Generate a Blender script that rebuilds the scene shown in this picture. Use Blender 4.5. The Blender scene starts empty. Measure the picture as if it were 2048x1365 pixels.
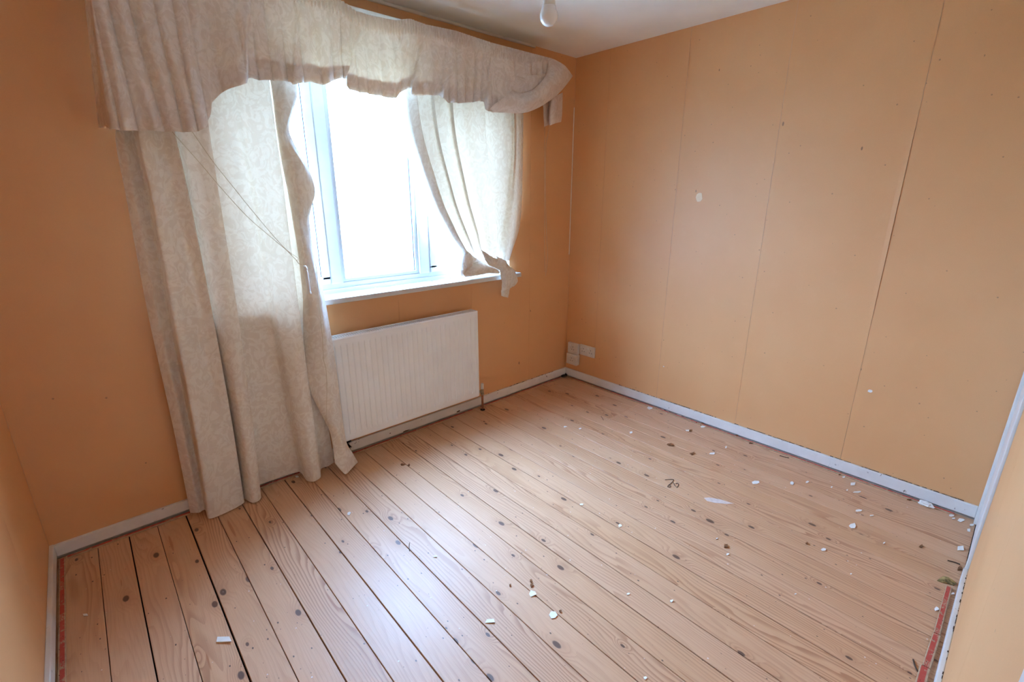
import bpy, bmesh, math, random
from mathutils import Vector, Matrix, noise as mnoise

# ------------------------------------------------------------------ camera, sky, exposure
scene = bpy.context.scene
COL = scene.collection
cam_data = bpy.data.cameras.new('camera')
cam_data.sensor_width = 36.0
cam_data.sensor_fit = 'HORIZONTAL'
cam_data.lens = 16.6615
cam_data.clip_start = 0.01
cam_data.clip_end = 500
cam = bpy.data.objects.new('camera', cam_data)
COL.objects.link(cam)
cam.location = (-2.89116, -2.50566, 1.45397)
cam.rotation_euler = (1.27627, 0.0, -0.7374)
scene.camera = cam

world = bpy.data.worlds.new('overcast_sky')
scene.world = world
world.use_nodes = True
wbg = world.node_tree.nodes['Background']
wbg.inputs['Strength'].default_value = 30.0
# overcast sky: white, brighter towards the zenith than at the horizon
_wt = world.node_tree
_tc = _wt.nodes.new('ShaderNodeTexCoord')
_sx = _wt.nodes.new('ShaderNodeSeparateXYZ')
_mr = _wt.nodes.new('ShaderNodeMapRange')
_mr.inputs['From Min'].default_value = 0.0
_mr.inputs['From Max'].default_value = 1.0
_mr.inputs['To Max'].default_value = 1.0
_cm = _wt.nodes.new('ShaderNodeMix')
_cm.data_type = 'RGBA'
_cm.inputs[6].default_value = (0.183, 0.327, 0.593, 1)
_cm.inputs[7].default_value = (0.55, 0.98, 1.78, 1)
_wt.links.new(_tc.outputs['Generated'], _sx.inputs[0])
_wt.links.new(_sx.outputs['Z'], _mr.inputs['Value'])
_mr.inputs['To Min'].default_value = 0.0
_wt.links.new(_mr.outputs[0], _cm.inputs[0])
_wt.links.new(_cm.outputs[2], wbg.inputs['Color'])

# portal in the window opening: guides daylight sampling, emits nothing itself
pd = bpy.data.lights.new('window_portal', 'AREA')
pd.shape = 'RECTANGLE'
pd.size = 1.74
pd.size_y = 1.14
pd.cycles.is_portal = True
po = bpy.data.objects.new('window_portal', pd)
COL.objects.link(po)
po.location = (-1.525, 0.16, 1.545)
po.rotation_euler = (math.radians(-90), 0, 0)

vs = scene.view_settings
vs.view_transform = 'Standard'
vs.look = 'None'
vs.gamma = 1.0
vs.use_curve_mapping = False
vs.exposure = 1.58
scene.cycles.max_bounces = 9
scene.cycles.diffuse_bounces = 7
scene.cycles.transparent_max_bounces = 16
scene.cycles.caustics_reflective = False
scene.cycles.caustics_refractive = False
scene.cycles.sample_clamp_indirect = 12.0
scene.cycles.adaptive_threshold = 0.10
scene.cycles.adaptive_min_samples = 16

random.seed(7)
W_ROOM, D_ROOM, H_ROOM = 3.215, 2.585, 2.4
OPEN = (-2.41, -0.64, 0.945, 2.13)          # window opening x0 x1 z0 z1

# ------------------------------------------------------------------ helpers
def tag(o, label=None, cat=None, group=None, kind=None):
    if label: o['label'] = label
    if cat: o['category'] = cat
    if group: o['group'] = group
    if kind: o['kind'] = kind
    return o

def link(name, me, mat=None, parent=None, smooth=False):
    if mat is not None and not me.materials: me.materials.append(mat)
    if smooth:
        for p in me.polygons: p.use_smooth = True
    o = bpy.data.objects.new(name, me)
    COL.objects.link(o)
    if parent is not None: o.parent = parent
    return o

def empty(name, loc=(0, 0, 0)):
    o = bpy.data.objects.new(name, None)
    o.empty_display_size = 0.05
    COL.objects.link(o)
    o.location = loc
    return o

class MB:
    """collects boxes, tubes and lathes into one mesh"""
    def __init__(s): s.v = []; s.f = []
    def add(s, v, f):
        n = len(s.v); s.v += [tuple(p) for p in v]; s.f += [tuple(i + n for i in q) for q in f]; return s
    def box(s, x0, x1, y0, y1, z0, z1):
        if x0 > x1: x0, x1 = x1, x0
        if y0 > y1: y0, y1 = y1, y0
        if z0 > z1: z0, z1 = z1, z0
        v = [(x, y, z) for z in (z0, z1) for y in (y0, y1) for x in (x0, x1)]
        return s.add(v, [(0, 2, 3, 1), (4, 5, 7, 6), (0, 1, 5, 4), (2, 6, 7, 3), (0, 4, 6, 2), (1, 3, 7, 5)])
    def bbox(s, x0, x1, y0, y1, z0, z1, b=0.003):
        """box with chamfered edges"""
        bm = bmesh.new()
        bmesh.ops.create_cube(bm, size=1)
        for v in bm.verts:
            v.co = Vector((x0 + (v.co.x + .5) * (x1 - x0), y0 + (v.co.y + .5) * (y1 - y0), z0 + (v.co.z + .5) * (z1 - z0)))
        bmesh.ops.bevel(bm, geom=bm.edges[:], offset=b, segments=2, affect='EDGES', profile=.6)
        bm.verts.index_update()
        s.add([v.co[:] for v in bm.verts], [[v.index for v in f.verts] for f in bm.faces])
        bm.free(); return s
    def tube(s, pts, r, n=8, cap=True):
        pts = [Vector(p) for p in pts]
        rr = r if isinstance(r, (list, tuple)) else [r] * len(pts)
        v = []; f = []
        up = Vector((0.13, 0.31, 0.94)).normalized()
        for i, p in enumerate(pts):
            d = (pts[min(i + 1, len(pts) - 1)] - pts[max(i - 1, 0)])
            d = d.normalized() if d.length > 1e-9 else Vector((0, 0, 1))
            a = d.cross(up)
            if a.length < 1e-3: a = d.cross(Vector((1, 0, 0)))
            a.normalize(); b = d.cross(a)
            for k in range(n):
                t = 2 * math.pi * k / n
                v.append(p + (a * math.cos(t) + b * math.sin(t)) * rr[i])
        for i in range(len(pts) - 1):
            for k in range(n):
                f.append((i * n + k, i * n + (k + 1) % n, (i + 1) * n + (k + 1) % n, (i + 1) * n + k))
        if cap:
            f.append(tuple(range(n))[::-1]); f.append(tuple((len(pts) - 1) * n + k for k in range(n)))
        return s.add(v, f)
    def lathe(s, prof, c=(0, 0, 0), n=28):
        v = []; f = []
        for r, z in prof:
            for k in range(n):
                t = 2 * math.pi * k / n
                v.append((c[0] + r * math.cos(t), c[1] + r * math.sin(t), c[2] + z))
        for i in range(len(prof) - 1):
            for k in range(n):
                f.append((i * n + k, i * n + (k + 1) % n, (i + 1) * n + (k + 1) % n, (i + 1) * n + k))
        f.append(tuple(range(n))[::-1]); f.append(tuple((len(prof) - 1) * n + k for k in range(n)))
        return s.add(v, f)
    def mesh(s, name):
        me = bpy.data.meshes.new(name); me.from_pydata(s.v, [], s.f); me.update(); return me
    def build(s, name, mat, parent=None, smooth=False):
        return link(name, s.mesh(name), mat, parent, smooth)

def spline(pts, t):
    """Catmull-Rom through a list of tuples, t in 0..1"""
    n = len(pts) - 1
    x = min(max(t, 0.0), 1.0) * n
    i = min(int(x), n - 1); u = x - i
    p0 = pts[max(i - 1, 0)]; p1 = pts[i]; p2 = pts[i + 1]; p3 = pts[min(i + 2, n)]
    u2 = u * u; u3 = u2 * u
    a = -.4 * u3 + .8 * u2 - .4 * u; b = 1.6 * u3 - 2.6 * u2 + 1; c = -1.6 * u3 + 2.2 * u2 + .4 * u; d = .4 * u3 - .4 * u2
    return tuple(a * q0 + b * q1 + c * q2 + d * q3 for q0, q1, q2, q3 in zip(p0, p1, p2, p3))

def smooth_path(pts, n):
    return [spline(pts, i / (n - 1)) for i in range(n)]

def loft(rows, nu, nv, disp=None):
    """sheet through rows of control points; disp(u, v, co) -> offset vector"""
    cols = []
    for iu in range(nu):
        u = iu / (nu - 1)
        cols.append([spline(r, u) for r in rows])
    v = []; f = []
    for iv in range(nv):
        t = iv / (nv - 1)
        for iu in range(nu):
            co = spline(cols[iu], t)
            if disp:
                d = disp(iu / (nu - 1), t, co)
                co = (co[0] + d[0], co[1] + d[1], co[2] + d[2])
            v.append(co)
    for iv in range(nv - 1):
        for iu in range(nu - 1):
            a = iv * nu + iu
            f.append((a, a + 1, a + nu + 1, a + nu))
    return v, f

def sheet(name, rows, nu, nv, mat, parent=None, disp=None):
    v, f = loft(rows, nu, nv, disp)
    me = bpy.data.meshes.new(name); me.from_pydata(v, [], f); me.update()
    return link(name, me, mat, parent, True)

# ------------------------------------------------------------------ materials
class NT:
    def __init__(s, name):
        s.m = bpy.data.materials.new(name); s.m.use_nodes = True
        s.t = s.m.node_tree; s.t.nodes.clear()
        s.out = s.t.nodes.new('ShaderNodeOutputMaterial')
    def n(s, typ, props=None, **ins):
        nd = s.t.nodes.new('ShaderNode' + typ)
        for k, v in (props or {}).items(): setattr(nd, k, v)
        for k, v in ins.items():
            key = k.replace('_', ' ')
            if k[0] == 'i' and k[1:].isdigit(): key = int(k[1:])
            s.set(nd, key, v)
        return nd
    def set(s, nd, key, v):
        sock = nd.inputs[key]
        if hasattr(v, 'is_output'): s.t.links.new(v, sock)
        elif hasattr(v, 'outputs'): s.t.links.new(v.outputs[0], sock)
        else:
            if isinstance(v, (tuple, list)) and len(v) == 3 and sock.type == 'RGBA': v = (*v, 1)
            sock.default_value = v
    def math(s, op, a, b=0.0, c=None, clamp=False):
        nd = s.t.nodes.new('ShaderNodeMath'); nd.operation = op; nd.use_clamp = clamp
        s.set(nd, 0, a); s.set(nd, 1, b)
        if c is not None: s.set(nd, 2, c)
        return nd.outputs[0]
    def mix(s, f, a, b, mode='MIX'):
        nd = s.t.nodes.new('ShaderNodeMix'); nd.data_type = 'RGBA'; nd.blend_type = mode
        s.set(nd, 0, f); s.set(nd, 6, a); s.set(nd, 7, b)
        return nd.outputs[2]
    def ramp(s, f, lo, hi):
        nd = s.t.nodes.new('ShaderNodeMapRange'); nd.interpolation_type = 'SMOOTHSTEP'
        s.set(nd, 0, f); nd.inputs[1].default_value = lo; nd.inputs[2].default_value = hi
        return nd.outputs[0]
    def coord(s, which='Object', scale=(1, 1, 1)):
        tc = s.t.nodes.new('ShaderNodeTexCoord')
        mp = s.t.nodes.new('ShaderNodeMapping')
        s.t.links.new(tc.outputs[which], mp.inputs[0]); mp.inputs['Scale'].default_value = scale
        return mp.outputs[0]
    def noise(s, vec, scale, detail=2, rough=.5, dist=0):
        return s.n('TexNoise', Vector=vec, Scale=scale, Detail=detail, Roughness=rough, Distortion=dist).outputs[0]
    def bump(s, h, strength=.2, dist=.001):
        return s.n('Bump', Strength=strength, Distance=dist, Height=h).outputs[0]
    def principled(s, col, rough=.6, spec=.5, normal=None, **kw):
        nd = s.t.nodes.new('ShaderNodeBsdfPrincipled')
        s.set(nd, 'Base Color', col); s.set(nd, 'Roughness', rough); s.set(nd, 'Specular IOR Level', spec)
        if normal is not None: s.set(nd, 'Normal', normal)
        for k, v in kw.items(): s.set(nd, k.replace('_', ' '), v)
        return nd.outputs[0]
    def done(s, sh):
        s.t.links.new(sh, s.out.inputs[0]); return s.m
    def specks(s, vec, scale, size, keep, dim='3D'):
        """sparse round dots: 1 inside a dot"""
        vo = s.n('TexVoronoi', {'voronoi_dimensions': dim}, Vector=vec, Scale=scale)
        sep = s.n('SeparateColor', i0=vo.outputs['Color'])
        gate = s.math('LESS_THAN', sep.outputs[0], keep)
        sz = s.math('MULTIPLY', s.math('ADD', sep.outputs[1], .35), size)
        d = s.math('DIVIDE', vo.outputs['Distance'], sz)
        return s.math('MULTIPLY', s.ramp(d, 1.0, .65), gate), d, gate

def plain(name, col, rough=.5, spec=.5, metal=0.0, var=.06, nscale=25, bump=0.05, bscale=200):
    t = NT(name)
    v = t.coord()
    nz = t.noise(v, nscale, 3)
    c = t.mix(t.ramp(nz, .3, .7), tuple(x * (1 - var) for x in col), tuple(min(1, x * (1 + var)) for x in col))
    nb = t.bump(t.noise(v, bscale, 2), bump, .0006) if bump else None
    return t.done(t.principled(c, rough, spec, nb, Metallic=metal))

def wallpaper_mat():
    t = NT('wallpaper_peach')
    v = t.coord()
    big = t.noise(v, 1.7, 3, .6)
    mid = t.noise(v, 14, 2, .65)
    fine = t.noise(v, 420, 1, .6)
    c = t.mix(t.ramp(big, .3, .7), WALL_A, WALL_B)
    c = t.mix(t.math('MULTIPLY', t.ramp(mid, .55, .8), .18), c, WALL_C)
    c = t.mix(t.math('MULTIPLY', t.ramp(fine, .35, .75), .16), c, tuple(x * .72 for x in WALL_A))
    d1, _, _ = t.specks(v, 26, .085, .16)
    d2, _, _ = t.specks(t.coord('Object', (1, 1, .45)), 9, .045, .22)
    c = t.mix(t.math('MULTIPLY', d1, .5), c, (.16, .085, .04))
    c = t.mix(t.math('MULTIPLY', d2, .65), c, (.10, .05, .025))
    return t.done(t.principled(c, .52, .6))

def wood_mat():
    t = NT('pine_board')
    tc = t.n('TexCoord')
    oi = t.n('ObjectInfo')
    rnd = oi.outputs['Random']
    off = t.n('CombineXYZ', X=t.math('MULTIPLY', rnd, 13.7), Y=t.math('MULTIPLY', rnd, 91.3), Z=t.math('MULTIPLY', rnd, 37.1))
    def sc(x, y, z):
        m = t.n('VectorMath', {'operation': 'MULTIPLY'}, i0=tc.outputs['Object'], i1=(x, y, z))
        return t.n('VectorMath', {'operation': 'ADD'}, i0=m, i1=off).outputs[0]
    warp = t.noise(sc(7, .9, 1), 1, 2, .5)
    warp2 = t.noise(sc(22, 3.2, 1), 1, 2, .5)
    sepx = t.n('SeparateXYZ', i0=tc.outputs['Object'])
    # knots first, the grain flows round them
    kn, kd, kg = t.specks(sc(10.5, 5.5, 1), 1, .10, .20, '2D')
    halo = t.math('MULTIPLY', t.ramp(kd, 4.2, .9), kg)
    band = t.math('ADD', t.math('MULTIPLY', sepx.outputs[0], 62.0), t.math('MULTIPLY', warp, 15.0))
    band = t.math('ADD', band, t.math('MULTIPLY', warp2, 1.6))
    band = t.math('ADD', band, t.math('MULTIPLY', halo, 2.2))
    band = t.math('ADD', band, t.math('MULTIPLY', rnd, 50))
    fr = t.math('FRACT', band)
    line = t.math('MULTIPLY', t.ramp(fr, .35, .93), t.ramp(fr, 1.0, .95))
    contrast = t.ramp(t.noise(sc(5, .55, 1), 1, 2), .36, .68)
    fine = t.noise(sc(420, 7, 1), 1, 2, .6)
    patch = t.noise(sc(6, 1.6, 1), 1, 3, .6)
    c = t.mix(t.ramp(patch, .3, .7), WOOD_A, WOOD_B)
    c = t.mix(t.math('MULTIPLY', rnd, .45), c, WOOD_C)
    c = t.mix(t.math('MULTIPLY', t.math('MULTIPLY', line, t.math('ADD', t.math('MULTIPLY', contrast, .55), .10)), 1.0), c, WOOD_D)
    c = t.mix(t.math('MULTIPLY', t.ramp(fine, .45, .8), .22), c, WOOD_D)
    c = t.mix(t.math('MULTIPLY', halo, .16), c, WOOD_D)
    c = t.mix(t.math('MULTIPLY', kn, .88), c, (.10, .05, .032))
    # resin streaks
    st, _, _ = t.specks(sc(26, 1.9, 1), 1, .14, .05, '2D')
    c = t.mix(t.math('MULTIPLY', st, .5), c, (.36, .12, .035))
    # old nail holes and dark specks
    n1, _, _ = t.specks(sc(20, 12, 1), 1, .050, .24, '2D')
    n2, _, _ = t.specks(sc(48, 30, 1), 1, .07, .05, '2D')
    c = t.mix(t.math('MULTIPLY', n1, .85), c, (.055, .035, .025))
    c = t.mix(t.math('MULTIPLY', n2, .6), c, (.09, .05, .03))
    # pale dried splashes
    sp, _, _ = t.specks(sc(40, 40, 1), 1, .10, .016, '2D')
    c = t.mix(t.math('MULTIPLY', sp, .7), c, (.8, .77, .74))
    r = t.math('ADD', t.math('MULTIPLY', patch, .12), .40)
    h = t.math('ADD', t.math('MULTIPLY', fine, .4), t.math('MULTIPLY', line, -.5))
    return t.done(t.principled(c, r, .45, t.bump(h, .18, .0008)))

def fabric_mat(name, a, b, trans, tcol, scale=1.0):
    t = NT(name)
    v = t.coord('Object', (scale, scale, scale * .8))
    swirl = t.noise(v, 13, 3, .55, 2.6)
    leaf = t.noise(v, 34, 2, .5, 1.8)
    veins = t.math('SUBTRACT', 1.0, t.math('ABSOLUTE', t.math('MULTIPLY', t.math('SUBTRACT', leaf, .5), 9.0)), clamp=True)
    pat = t.ramp(swirl, .44, .56)
    weave = t.noise(v, 900, 1)
    soil = t.noise(v, 2.6, 4, .6)
    c = t.mix(pat, a, b)
    c = t.mix(t.math('MULTIPLY', t.math('MULTIPLY', veins, pat), .22), c, tuple(min(1, x * 1.18) for x in b))
    c = t.mix(t.math('MULTIPLY', t.ramp(soil, .45, .75), .28), c, tuple(x * y for x, y in zip(a, (.78, .72, .64))))
    nb = t.bump(t.math('ADD', t.math('MULTIPLY', weave, .5), t.math('MULTIPLY', pat, .25)), .2, .0008)
    d = t.principled(c, .85, .18, nb)
    tr = t.n('BsdfTranslucent', Color=t.mix(.35, tcol, c), Normal=nb)
    mx = t.n('MixShader', Fac=trans)
    t.t.links.new(d, mx.inputs[1]); t.t.links.new(tr.outputs[0], mx.inputs[2])
    return t.done(mx.outputs[0])

def glass_mat():
    t = NT('window_glass')
    tr = t.n('BsdfTransparent', Color=(.97, .985, .98))
    gl = t.n('BsdfGlossy', Color=(1, 1, 1), Roughness=.02)
    geo = t.n('NewGeometry')
    # the thin pane does not refract, so both of its faces reflect like the outer one
    ior = t.math('ADD', 1.45, t.math('MULTIPLY', geo.outputs['Backfacing'], 1 / 1.45 - 1.45))
    fr = t.n('Fresnel', IOR=ior)
    mx = t.n('MixShader', Fac=fr)
    t.t.links.new(tr.outputs[0], mx.inputs[1]); t.t.links.new(gl.outputs[0], mx.inputs[2])
    return t.done(mx.outputs[0])

def painted_white(name, col=(.74, .74, .72), chips=.0, rough=.38):
    t = NT(name)
    v = t.coord()
    nz = t.noise(v, 9, 4, .6)
    c = t.mix(t.ramp(nz, .3, .75), col, tuple(x * .9 for x in col))
    if chips:
        ch = t.noise(v, 22, 5, .7)
        c = t.mix(t.ramp(ch, .72 - chips * .1, .76 - chips * .1), c, (.20, .15, .12))
        d, _, _ = t.specks(v, 30, .12, .10)
        c = t.mix(t.math('MULTIPLY', d, .6), c, (.2, .14, .1))
    return t.done(t.principled(c, rough, .5, t.bump(t.noise(v, 60, 3), .12, .001)))

def gripper_mat():
    """plywood tack strip with red printed marks along its length"""
    t = NT('carpet_gripper_wood')
    tc = t.n('TexCoord')
    uv = tc.outputs['UV']
    sep = t.n('SeparateXYZ', i0=uv)
    along, across = sep.outputs[0], sep.outputs[1]
    grain = t.noise(t.coord('Object', (60, 60, 60)), 1, 3)
    base = t.mix(t.ramp(grain, .3, .7), (.52, .34, .20), (.42, .25, .14))
    inband = t.math('MULTIPLY', t.ramp(across, .12, .16), t.ramp(across, .76, .70))
    blocks = t.n('TexNoise', {'noise_dimensions': '1D'}, W=along, Scale=16, Detail=0).outputs[0]
    solid = t.ramp(blocks, .36, .41)
    letters = t.n('TexNoise', Vector=uv, Scale=1, Detail=0)
    lv = t.n('VectorMath', {'operation': 'MULTIPLY'}, i0=uv, i1=(260, 9, 1))
    t.set(letters, 'Vector', lv)
    ink = t.math('MAXIMUM', solid, t.ramp(letters.outputs[0], .44, .5))
    wear = t.ramp(t.noise(t.coord('Object', (1, 1, 1)), 70, 3), .28, .42)
    f = t.math('MULTIPLY', t.math('MULTIPLY', inband, ink), t.math('MULTIPLY', wear, .85))
    c = t.mix(f, base, (.52, .04, .028))
    return t.done(t.principled(c, .7, .3))

WALL_A, WALL_B, WALL_C = (.765, .405, .174), (.735, .375, .154), (.79, .45, .215)
WOOD_A, WOOD_B, WOOD_C, WOOD_D = (.67, .385, .215), (.61, .335, .17), (.67, .405, .25), (.34, .13, .053)
M_WALL = wallpaper_mat()
M_WOOD = wood_mat()
M_PLASTER = plain('bare_plaster', (.56, .50, .43), .9, .1)
M_CEIL = plain('ceiling_paint', (.90, .89, .84), .9, .1, var=.03, nscale=3, bump=0)
M_WHITE = painted_white('white_gloss_paint', (.80, .77, .71))
M_SKIRT = painted_white('chipped_skirting_paint', (.80, .77, .71), .6)
M_UPVC = plain('white_upvc', (.60, .60, .59), .3, .5, var=.02)
M_SILL = painted_white('sill_paint', (.62, .60, .56), .25, .35)
M_RAD = plain('radiator_enamel', (.87, .885, .90), .38, .5, var=.025, nscale=6)
M_DARK = plain('near_black', (.025, .02, .017), .9, .1)  # near-black standing in for shade inside gaps; also colours the pipe collar
M_RUBBER = plain('black_gasket', (.02, .02, .022), .6, .3)
M_GRIP = gripper_mat()
M_SUB = plain('dusty_underfloor', (.05, .038, .03), .95, .05)
M_GLASS = glass_mat()
M_CURTAIN = fabric_mat('damask_curtain', (.74, .67, .59), (.80, .75, .68), .054, (1.0, .62, .30), 1.5)
M_VALANCE = fabric_mat('damask_valance', (.74, .65, .58), (.80, .725, .665), .11, (1.0, .55, .20), 1.5)
M_LINING = fabric_mat('curtain_lining', (.70, .67, .62), (.74, .71, .67), .12, (.85, .83, .80))
M_CORD = plain('cream_cord', (.60, .50, .36), .8, .2)
M_PLASTIC = plain('white_plastic', (.78, .77, .74), .35, .5, var=.02)
M_CREAM = plain('aged_white_plastic', (.70, .66, .58), .4, .5, var=.05)
M_HOLE = plain('socket_hole', (.03, .03, .03), .7, .2)
M_COPPER = plain('tarnished_copper', (.36, .15, .08), .45, .5, metal=.6, var=.25)
M_BRASS = plain('brass_fitting', (.42, .32, .20), .4, .5, metal=.7, var=.15)
M_PAPER = plain('white_flake', (.84, .79, .71), .8, .2, var=.05)
M_SMEAR = plain('dried_filler_smear', (.70, .56, .48), .7, .3, var=.08, nscale=60)
M_BROWN = plain('brown_debris', (.24, .10, .04), .85, .2, var=.5, nscale=90)
M_LEAF = plain('dry_leaf', (.28, .19, .07), .8, .2, var=.6, nscale=60)
M_WIRE = plain('dark_wire', (.06, .045, .035), .5, .4, metal=.3)
M_TWIG = plain('dark_twig', (.09, .055, .035), .85, .2)
M_GROUND = plain('garden_ground', (.24, .25, .21), .95, .1, var=.2, nscale=.6)

# ------------------------------------------------------------------ measured shapes (metres)
LEFT_CURTAIN=[[(-2.7329,-0.046,0.012),(-2.7013,-0.075,0.012),(-2.6755,-0.072,0.012),(-2.675,-0.15,0.006),(-2.6058,-0.15,0.006),(-2.5558,-0.14,0.006),(-2.517,-0.12,0.006),(-2.5196,-0.06,0.006),(-2.4911,-0.15,0.006),(-2.4636,-0.156,0.006),(-2.4428,-0.13,0.008),(-2.43,-0.055,0.03),(-2.3266,-0.055,0.03),(-2.2317,-0.065,0.03),(-2.2211,-0.14,0.008),(-2.1948,-0.176,0.008),(-2.153,-0.156,0.008),(-2.1275,-0.1,0.02),(-2.0862,-0.098,0.02),(-2.0514,-0.095,0.03)],
[(-2.7236,-0.05,0.45),(-2.6931,-0.08,0.45),(-2.6632,-0.06,0.45),(-2.6574,-0.15,0.45),(-2.6085,-0.14,0.45),(-2.5559,-0.13,0.45),(-2.5081,-0.13,0.45),(-2.5056,-0.06,0.45),(-2.4817,-0.15,0.45),(-2.4514,-0.16,0.45),(-2.422,-0.13,0.45),(-2.4133,-0.07,0.45),(-2.3275,-0.07,0.45),(-2.2559,-0.08,0.45),(-2.2342,-0.14,0.45),(-2.195,-0.165,0.45),(-2.1491,-0.15,0.45),(-2.1434,-0.12,0.45),(-2.1066,-0.125,0.45),(-2.0772,-0.135,0.45)],
[(-2.7217,-0.06,0.97),(-2.6922,-0.085,0.97),(-2.6538,-0.07,0.97),(-2.6468,-0.15,0.97),(-2.6046,-0.14,0.97),(-2.5519,-0.105,0.97),(-2.5035,-0.125,0.97),(-2.5054,-0.09,0.97),(-2.4797,-0.15,0.97),(-2.4467,-0.165,0.97),(-2.4074,-0.135,0.97),(-2.4038,-0.098,0.97),(-2.3368,-0.098,0.97),(-2.271,-0.102,0.97),(-2.245,-0.135,0.97),(-2.1959,-0.15,0.97),(-2.1444,-0.14,0.97),(-2.138,-0.105,0.97),(-2.1198,-0.115,0.97),(-2.0947,-0.125,0.97)],
[(-2.7061,-0.06,1.45),(-2.6802,-0.08,1.45),(-2.6388,-0.065,1.45),(-2.6356,-0.15,1.45),(-2.5976,-0.14,1.45),(-2.555,-0.105,1.45),(-2.5063,-0.12,1.45),(-2.5061,-0.075,1.45),(-2.4885,-0.14,1.45),(-2.4485,-0.16,1.45),(-2.4029,-0.14,1.45),(-2.3973,-0.095,1.45),(-2.335,-0.092,1.45),(-2.2712,-0.1,1.45),(-2.2523,-0.13,1.45),(-2.1911,-0.135,1.45),(-2.1392,-0.13,1.45),(-2.1341,-0.1,1.45),(-2.1149,-0.1,1.45),(-2.0928,-0.11,1.45)],
[(-2.6993,-0.06,1.66),(-2.6751,-0.08,1.66),(-2.6392,-0.065,1.66),(-2.6374,-0.15,1.66),(-2.598,-0.145,1.66),(-2.5534,-0.1075,1.66),(-2.5128,-0.12,1.66),(-2.5123,-0.075,1.66),(-2.4959,-0.14,1.66),(-2.4511,-0.1575,1.66),(-2.3995,-0.14,1.66),(-2.3939,-0.095,1.66),(-2.3375,-0.092,1.66),(-2.2787,-0.1,1.66),(-2.2585,-0.1275,1.66),(-2.197,-0.1325,1.66),(-2.1383,-0.125,1.66),(-2.1339,-0.0975,1.66),(-2.1147,-0.095,1.66),(-2.0952,-0.105,1.66)],
[(-2.662,-0.06,1.83),(-2.648,-0.08,1.83),(-2.634,-0.065,1.83),(-2.62,-0.14,1.83),(-2.5972,-0.14,1.83),(-2.5522,-0.11,1.83),(-2.5187,-0.12,1.83),(-2.518,-0.075,1.83),(-2.5024,-0.14,1.83),(-2.4512,-0.14,1.83),(-2.3965,-0.14,1.83),(-2.3908,-0.095,1.83),(-2.3411,-0.092,1.83),(-2.2916,-0.1,1.83),(-2.2659,-0.125,1.83),(-2.2082,-0.13,1.83),(-2.1376,-0.12,1.83),(-2.1339,-0.095,1.83),(-2.1126,-0.09,1.83),(-2.0953,-0.1,1.83)],
[(-2.662,-0.06,2.24),(-2.648,-0.08,2.24),(-2.634,-0.065,2.24),(-2.62,-0.128,2.24),(-2.5952,-0.128,2.24),(-2.5484,-0.11,2.24),(-2.5329,-0.12,2.24),(-2.5318,-0.075,2.24),(-2.516,-0.128,2.24),(-2.4571,-0.128,2.24),(-2.3869,-0.128,2.24),(-2.3834,-0.095,2.24),(-2.3494,-0.09,2.24),(-2.3212,-0.095,2.24),(-2.284,-0.12,2.24),(-2.234,-0.12,2.24),(-2.1398,-0.12,2.24),(-2.1343,-0.09,2.24),(-2.1114,-0.09,2.24),(-2.0995,-0.1,2.24)]]
LEFT_FLAP=[[(-2.1211,-0.105,2.0464),(-2.0786,-0.13,2.0433),(-2.0249,-0.125,2.0457),(-2.0069,-0.115,2.0448)],
[(-2.1224,-0.11,1.9013),(-2.0778,-0.13,1.8944),(-2.0386,-0.125,1.8901),(-2.0224,-0.115,1.8895)],
[(-2.1243,-0.11,1.7204),(-2.1138,-0.145,1.7223),(-2.101,-0.145,1.7233),(-2.0814,-0.13,1.7386)],
[(-2.1198,-0.11,1.595),(-2.0889,-0.15,1.6157),(-2.045,-0.15,1.5963),(-2.0149,-0.13,1.5809)],
[(-2.1108,-0.115,1.4427),(-2.0817,-0.15,1.4648),(-2.0309,-0.14,1.4605),(-1.997,-0.13,1.4788)],
[(-2.1091,-0.12,1.33),(-2.0936,-0.155,1.3309),(-2.0642,-0.145,1.3179),(-2.0383,-0.13,1.3511)],
[(-2.107,-0.12,1.1663),(-2.0926,-0.16,1.1688),(-2.0588,-0.155,1.1607),(-2.0322,-0.13,1.1439)],
[(-2.1142,-0.125,0.9724),(-2.0945,-0.165,0.9758),(-2.0448,-0.16,0.968),(-2.0092,-0.13,0.9583)],
[(-2.1297,-0.13,0.8235),(-2.0999,-0.17,0.8262),(-2.0429,-0.17,0.8025),(-2.0006,-0.135,0.7791)],
[(-2.1439,-0.14,0.6182),(-2.1083,-0.175,0.6054),(-2.0513,-0.18,0.5841),(-1.9951,-0.14,0.5585)],
[(-2.1389,-0.15,0.483),(-2.0972,-0.18,0.4102),(-2.0476,-0.19,0.3695),(-1.9972,-0.15,0.3244)],
[(-2.0781,-0.17,0.2643),(-2.0632,-0.19,0.2284),(-2.033,-0.2,0.1914),(-1.9935,-0.16,0.1604)],
[(-2.078,-0.19,0.1441),(-2.0637,-0.2,0.1125),(-2.0173,-0.205,0.0962),(-1.9684,-0.17,0.0834)],
[(-2.081,-0.2,0.0799),(-2.0451,-0.222,0.0102),(-1.9958,-0.195,0.0112),(-1.9392,-0.155,0.011)]]
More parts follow.
